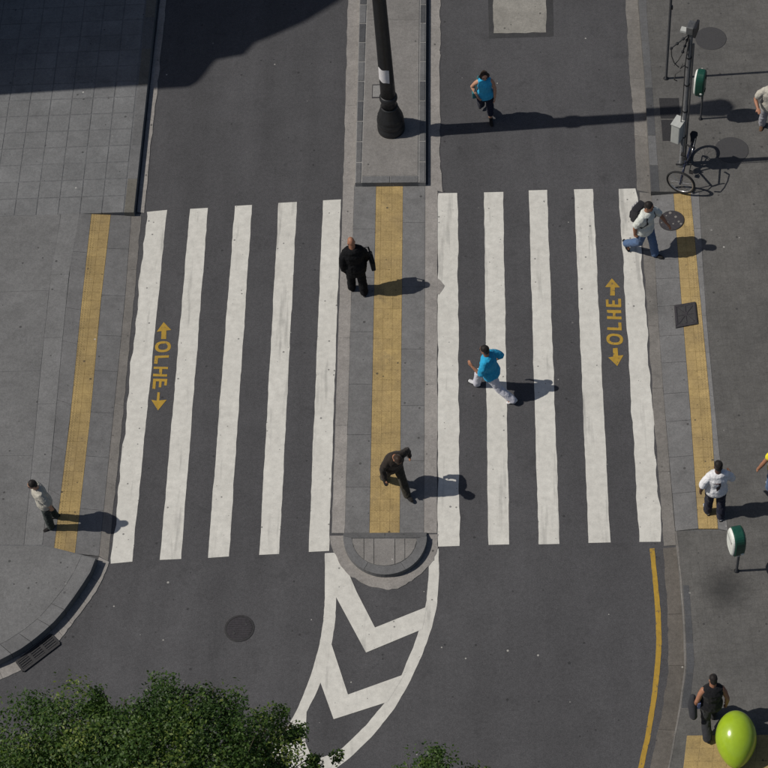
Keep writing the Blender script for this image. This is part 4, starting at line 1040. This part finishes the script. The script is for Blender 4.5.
# ------------------------------------------------------------------ balloon
bl = tag(empty('balloon', G(736, 738.5, K+.385)), 'large glossy lime green balloon lying at the lower right corner of the pavement', 'balloon')
RB_, HB = .362, .49
prof = []
for k in range(0, 29):
    a = pi*(1-k/28); u = -cos(pi-a); zz = -cos(pi*k/28)
    prof.append((max(RB_*sin(pi*k/28)*(1-.13*max(0, -zz)**1.5), .012), HB*zz-(.035*max(0, -zz)**4)))
ax_b = Matrix.Rotation(radians(-66), 3, 'X') @ Matrix.Identity(3); ax_b = Matrix.Rotation(radians(-3), 3, 'Z') @ ax_b
mb = MB(); mb.lathe(prof, 44)
for v_ in mb.v: v_.xyz = ax_b @ v_
mb.build('skin', A['balloon'], bl, True)
mb = MB(); mb.lathe([(.055, -.60), (.058, -.59), (.02, -.55), (.022, -.53), (.04, -.50)], 14)
for v_ in mb.v: v_.xyz = ax_b @ v_
mb.build('knot', A['balloon'], bl, True)

# ------------------------------------------------------------------ trees
def tree(name, label, trunk, clumps, leaf, seed, density):
    """clumps: (centre, radius, leaf density factor)"""
    rs = np.random.RandomState(seed); o = tag(empty(name, trunk), label, 'tree', 'trees at the near edge'); o0 = Vector(trunk)
    top = sum((c for c, r, d in clumps), Vector())/len(clumps)-o0; fork = Vector((0, 0, 2.4))
    mb = MB(); mb.tube([(0, 0, -.05), (.03, .02, .8), (.0, .06, 1.7), fork], [.20, .15, .13, .12], 12); mb.build('trunk', A['bark'], o, True)
    for c, r, d in clumps:
        e = c-o0; m1 = fork.lerp(e, .45)+Vector((0, 0, .25)); m2 = fork.lerp(e, .8)+Vector((0, 0, .12))
        mb = MB(); mb.tube([fork-Z*.1, m1, m2, e], [.06, .042, .026, .012], 7)
        for k in range(5):
            u = Vector(rs.normal(size=3)).normalized()*r*.85; mb.tube([m2, (m2+e+u)/2, e+u], [.014, .010, .004], 5)
        mb.build('limb', A['bark'], o, True)
    P_ = []; NRM = []; TN = []
    for c, r, d in clumps:
        e = np.array(c-o0); nt_ = max(6, int(31*d*r*r)); ctr = rs.normal(size=(nt_, 3)); ctr /= np.linalg.norm(ctr, axis=1)[:, None]
        ctr = ctr*(r*rs.uniform(.45, 1.05, (nt_, 1)))*np.array([1, 1, .8]); ct = np.clip(rs.uniform(0, 1, nt_)*.7+rs.uniform(-.15, .55), 0, 1)
        k = int(density); sub = ctr[:, None, :]+np.clip(rs.normal(size=(nt_, k, 3)), -1.7, 1.7)*np.array([.17, .17, .13])*min(1, r)
        P_.append((e+sub).reshape(-1, 3)); out = sub/np.maximum(np.linalg.norm(sub, axis=2, keepdims=True), 1e-3)
        NRM.append((out*.6+rs.normal(size=out.shape)*.55+np.array([0, 0, .55])).reshape(-1, 3)); TN.append((np.repeat(ct[:, None], k, 1)*.7+rs.uniform(0, .38, (nt_, k))).reshape(-1))
    P_ = np.concatenate(P_); NRM = np.concatenate(NRM); TN = np.concatenate(TN); N = len(P_)
    NRM /= np.linalg.norm(NRM, axis=1)[:, None]; d = rs.normal(size=(N, 3)); d -= NRM*(d*NRM).sum(1)[:, None]; d /= np.linalg.norm(d, axis=1)[:, None]; sdv = np.cross(NRM, d)
    L = leaf*rs.uniform(.6, 1.3, (N, 1)); w = L*.27
    v = np.stack([P_-d*L*.5, P_+sdv*w-NRM*L*.06, P_+d*L*.5-NRM*L*.12, P_-sdv*w-NRM*L*.06], 1).reshape(-1, 3)
    me = bpy.data.meshes.new('crown'); me.vertices.add(4*N); me.vertices.foreach_set('co', v.ravel())
    idx = (np.arange(N)*4)[:, None]+np.array([[0, 1, 2, 0, 2, 3]]); me.loops.add(6*N); me.loops.foreach_set('vertex_index', idx.ravel().astype(np.int32))
    me.polygons.add(2*N); me.polygons.foreach_set('loop_start', np.arange(2*N, dtype=np.int32)*3); me.update(calc_edges=True)
    at = me.attributes.new('tint', 'FLOAT', 'FACE'); at.data.foreach_set('value', np.repeat(TN, 2).astype(np.float32))
    link('crown', me, A['leaf'], o)
    return o
cl = []
rs = random.Random(3)
for x, y, z, r, d in((15, 762, 6.0, .95, 1), (-40, 775, 6.0, 1.0, 1), (48, 740, 6.1, .80, 1), (78, 745, 6.5, .9, 1), (106, 697, 6.2, .36, 1.0), (196, 710, 6.2, .45, .8), (104, 727, 6.6, .65, 1), (128, 752, 6.6, .95, 1), (150, 722, 6.0, .62, 1), (176, 716, 6.3, .68, 1), (200, 708, 6.2, .55, .9), (206, 745, 6.4, .95, 1),
                     (240, 730, 6.0, .62, .95), (262, 748, 6.0, .75, 1), (286, 738, 5.7, .45, .7), (285, 764, 5.8, .66, .85), (316, 768, 5.6, .34, .35), (334, 776, 5.5, .36, .3), (60, 800, 6.3, 1.2, 1), (150, 800, 6.8, 1.3, 1), (230, 800, 6.4, 1.2, 1), (0, 830, 6, 1.2, 1), (110, 850, 6.6, 1.3, 1), (200, 860, 6.2, 1.3, 1), (290, 840, 5.8, 1., .8)):
    cl.append((G(x, y+1, z), r, d))
tree('street_tree', 'broad leafy green tree crown across the bottom left', G(150, 800, 6.3)*1+Vector((0, -.2, -6.3+K)), cl, .060, 5, 185)
cl = []
for x, y, z, r, d in((436, 779, 5.6, .40, .7), (410, 787, 5.5, .40, .6), (452, 788, 5.5, .46, .7), (384, 790, 5.4, .40, .5), (474, 797, 5.4, .46, .7), (430, 810, 5.5, .9, 1), (400, 830, 5.2, .8, 1), (470, 830, 5.2, .8, 1)):
    cl.append((G(x, y, z), r, d))
tree('street_tree', 'small tree top just showing at the bottom centre below the chevrons', G(432, 815, 5.4)+Vector((0, -.1, -5.4+K)), cl, .058, 9, 185)

# ------------------------------------------------------------------ building on the left, out of frame, whose shadow crosses the top left corner
bld = tag(empty('corner_building', (-9, 12, K)), 'pale rendered corner building left of the street, casting the broad shadow', 'building')
edge = [(-60, 101), (0, 97), (157, 87.5), (190, 87.2), (199, 82), (206, 74), (211, 67), (217, 60), (230, 57.5), (245, 55), (256, 43), (276, 35), (306, 22), (339, 2), (365, -14), (380, -60), (390, -140)]
prof = []
for x, y in edge[3:]:
    p = G(x, y); dxx = p.x+9; prof.append((p.y-SUN_SLOPE*dxx, dxx*SUN_TAN))
y0 = prof[0][0]-.004
yz = [(y0, K)]+prof+[(60, prof[-1][1]), (60, K)]
v = [Vector((0, a-12, b_-K)) for a, b_ in yz]+[Vector((-14, a-12, b_-K)) for a, b_ in yz]; n = len(yz)
mesh('wall', v, [tuple(range(n)), tuple(range(n, 2*n))[::-1]]+[(i, i+n, (i+1) % n+n, (i+1) % n) for i in range(n)], A['facade'], bld)
for yy in range(14, 40, 3):
    for zz in(1.2, 4.4, 7.6):
        wn = MB().box((.02, yy-12, zz+1), (.06, 1.3, 1.9)).build('window', A['facade'], bld); MB().box((.055, yy-12, zz+1), (.02, 1.1, 1.7)).build('pane', A['glass'], wn)

S.render.engine = 'CYCLES'
S.cycles.max_bounces = 6
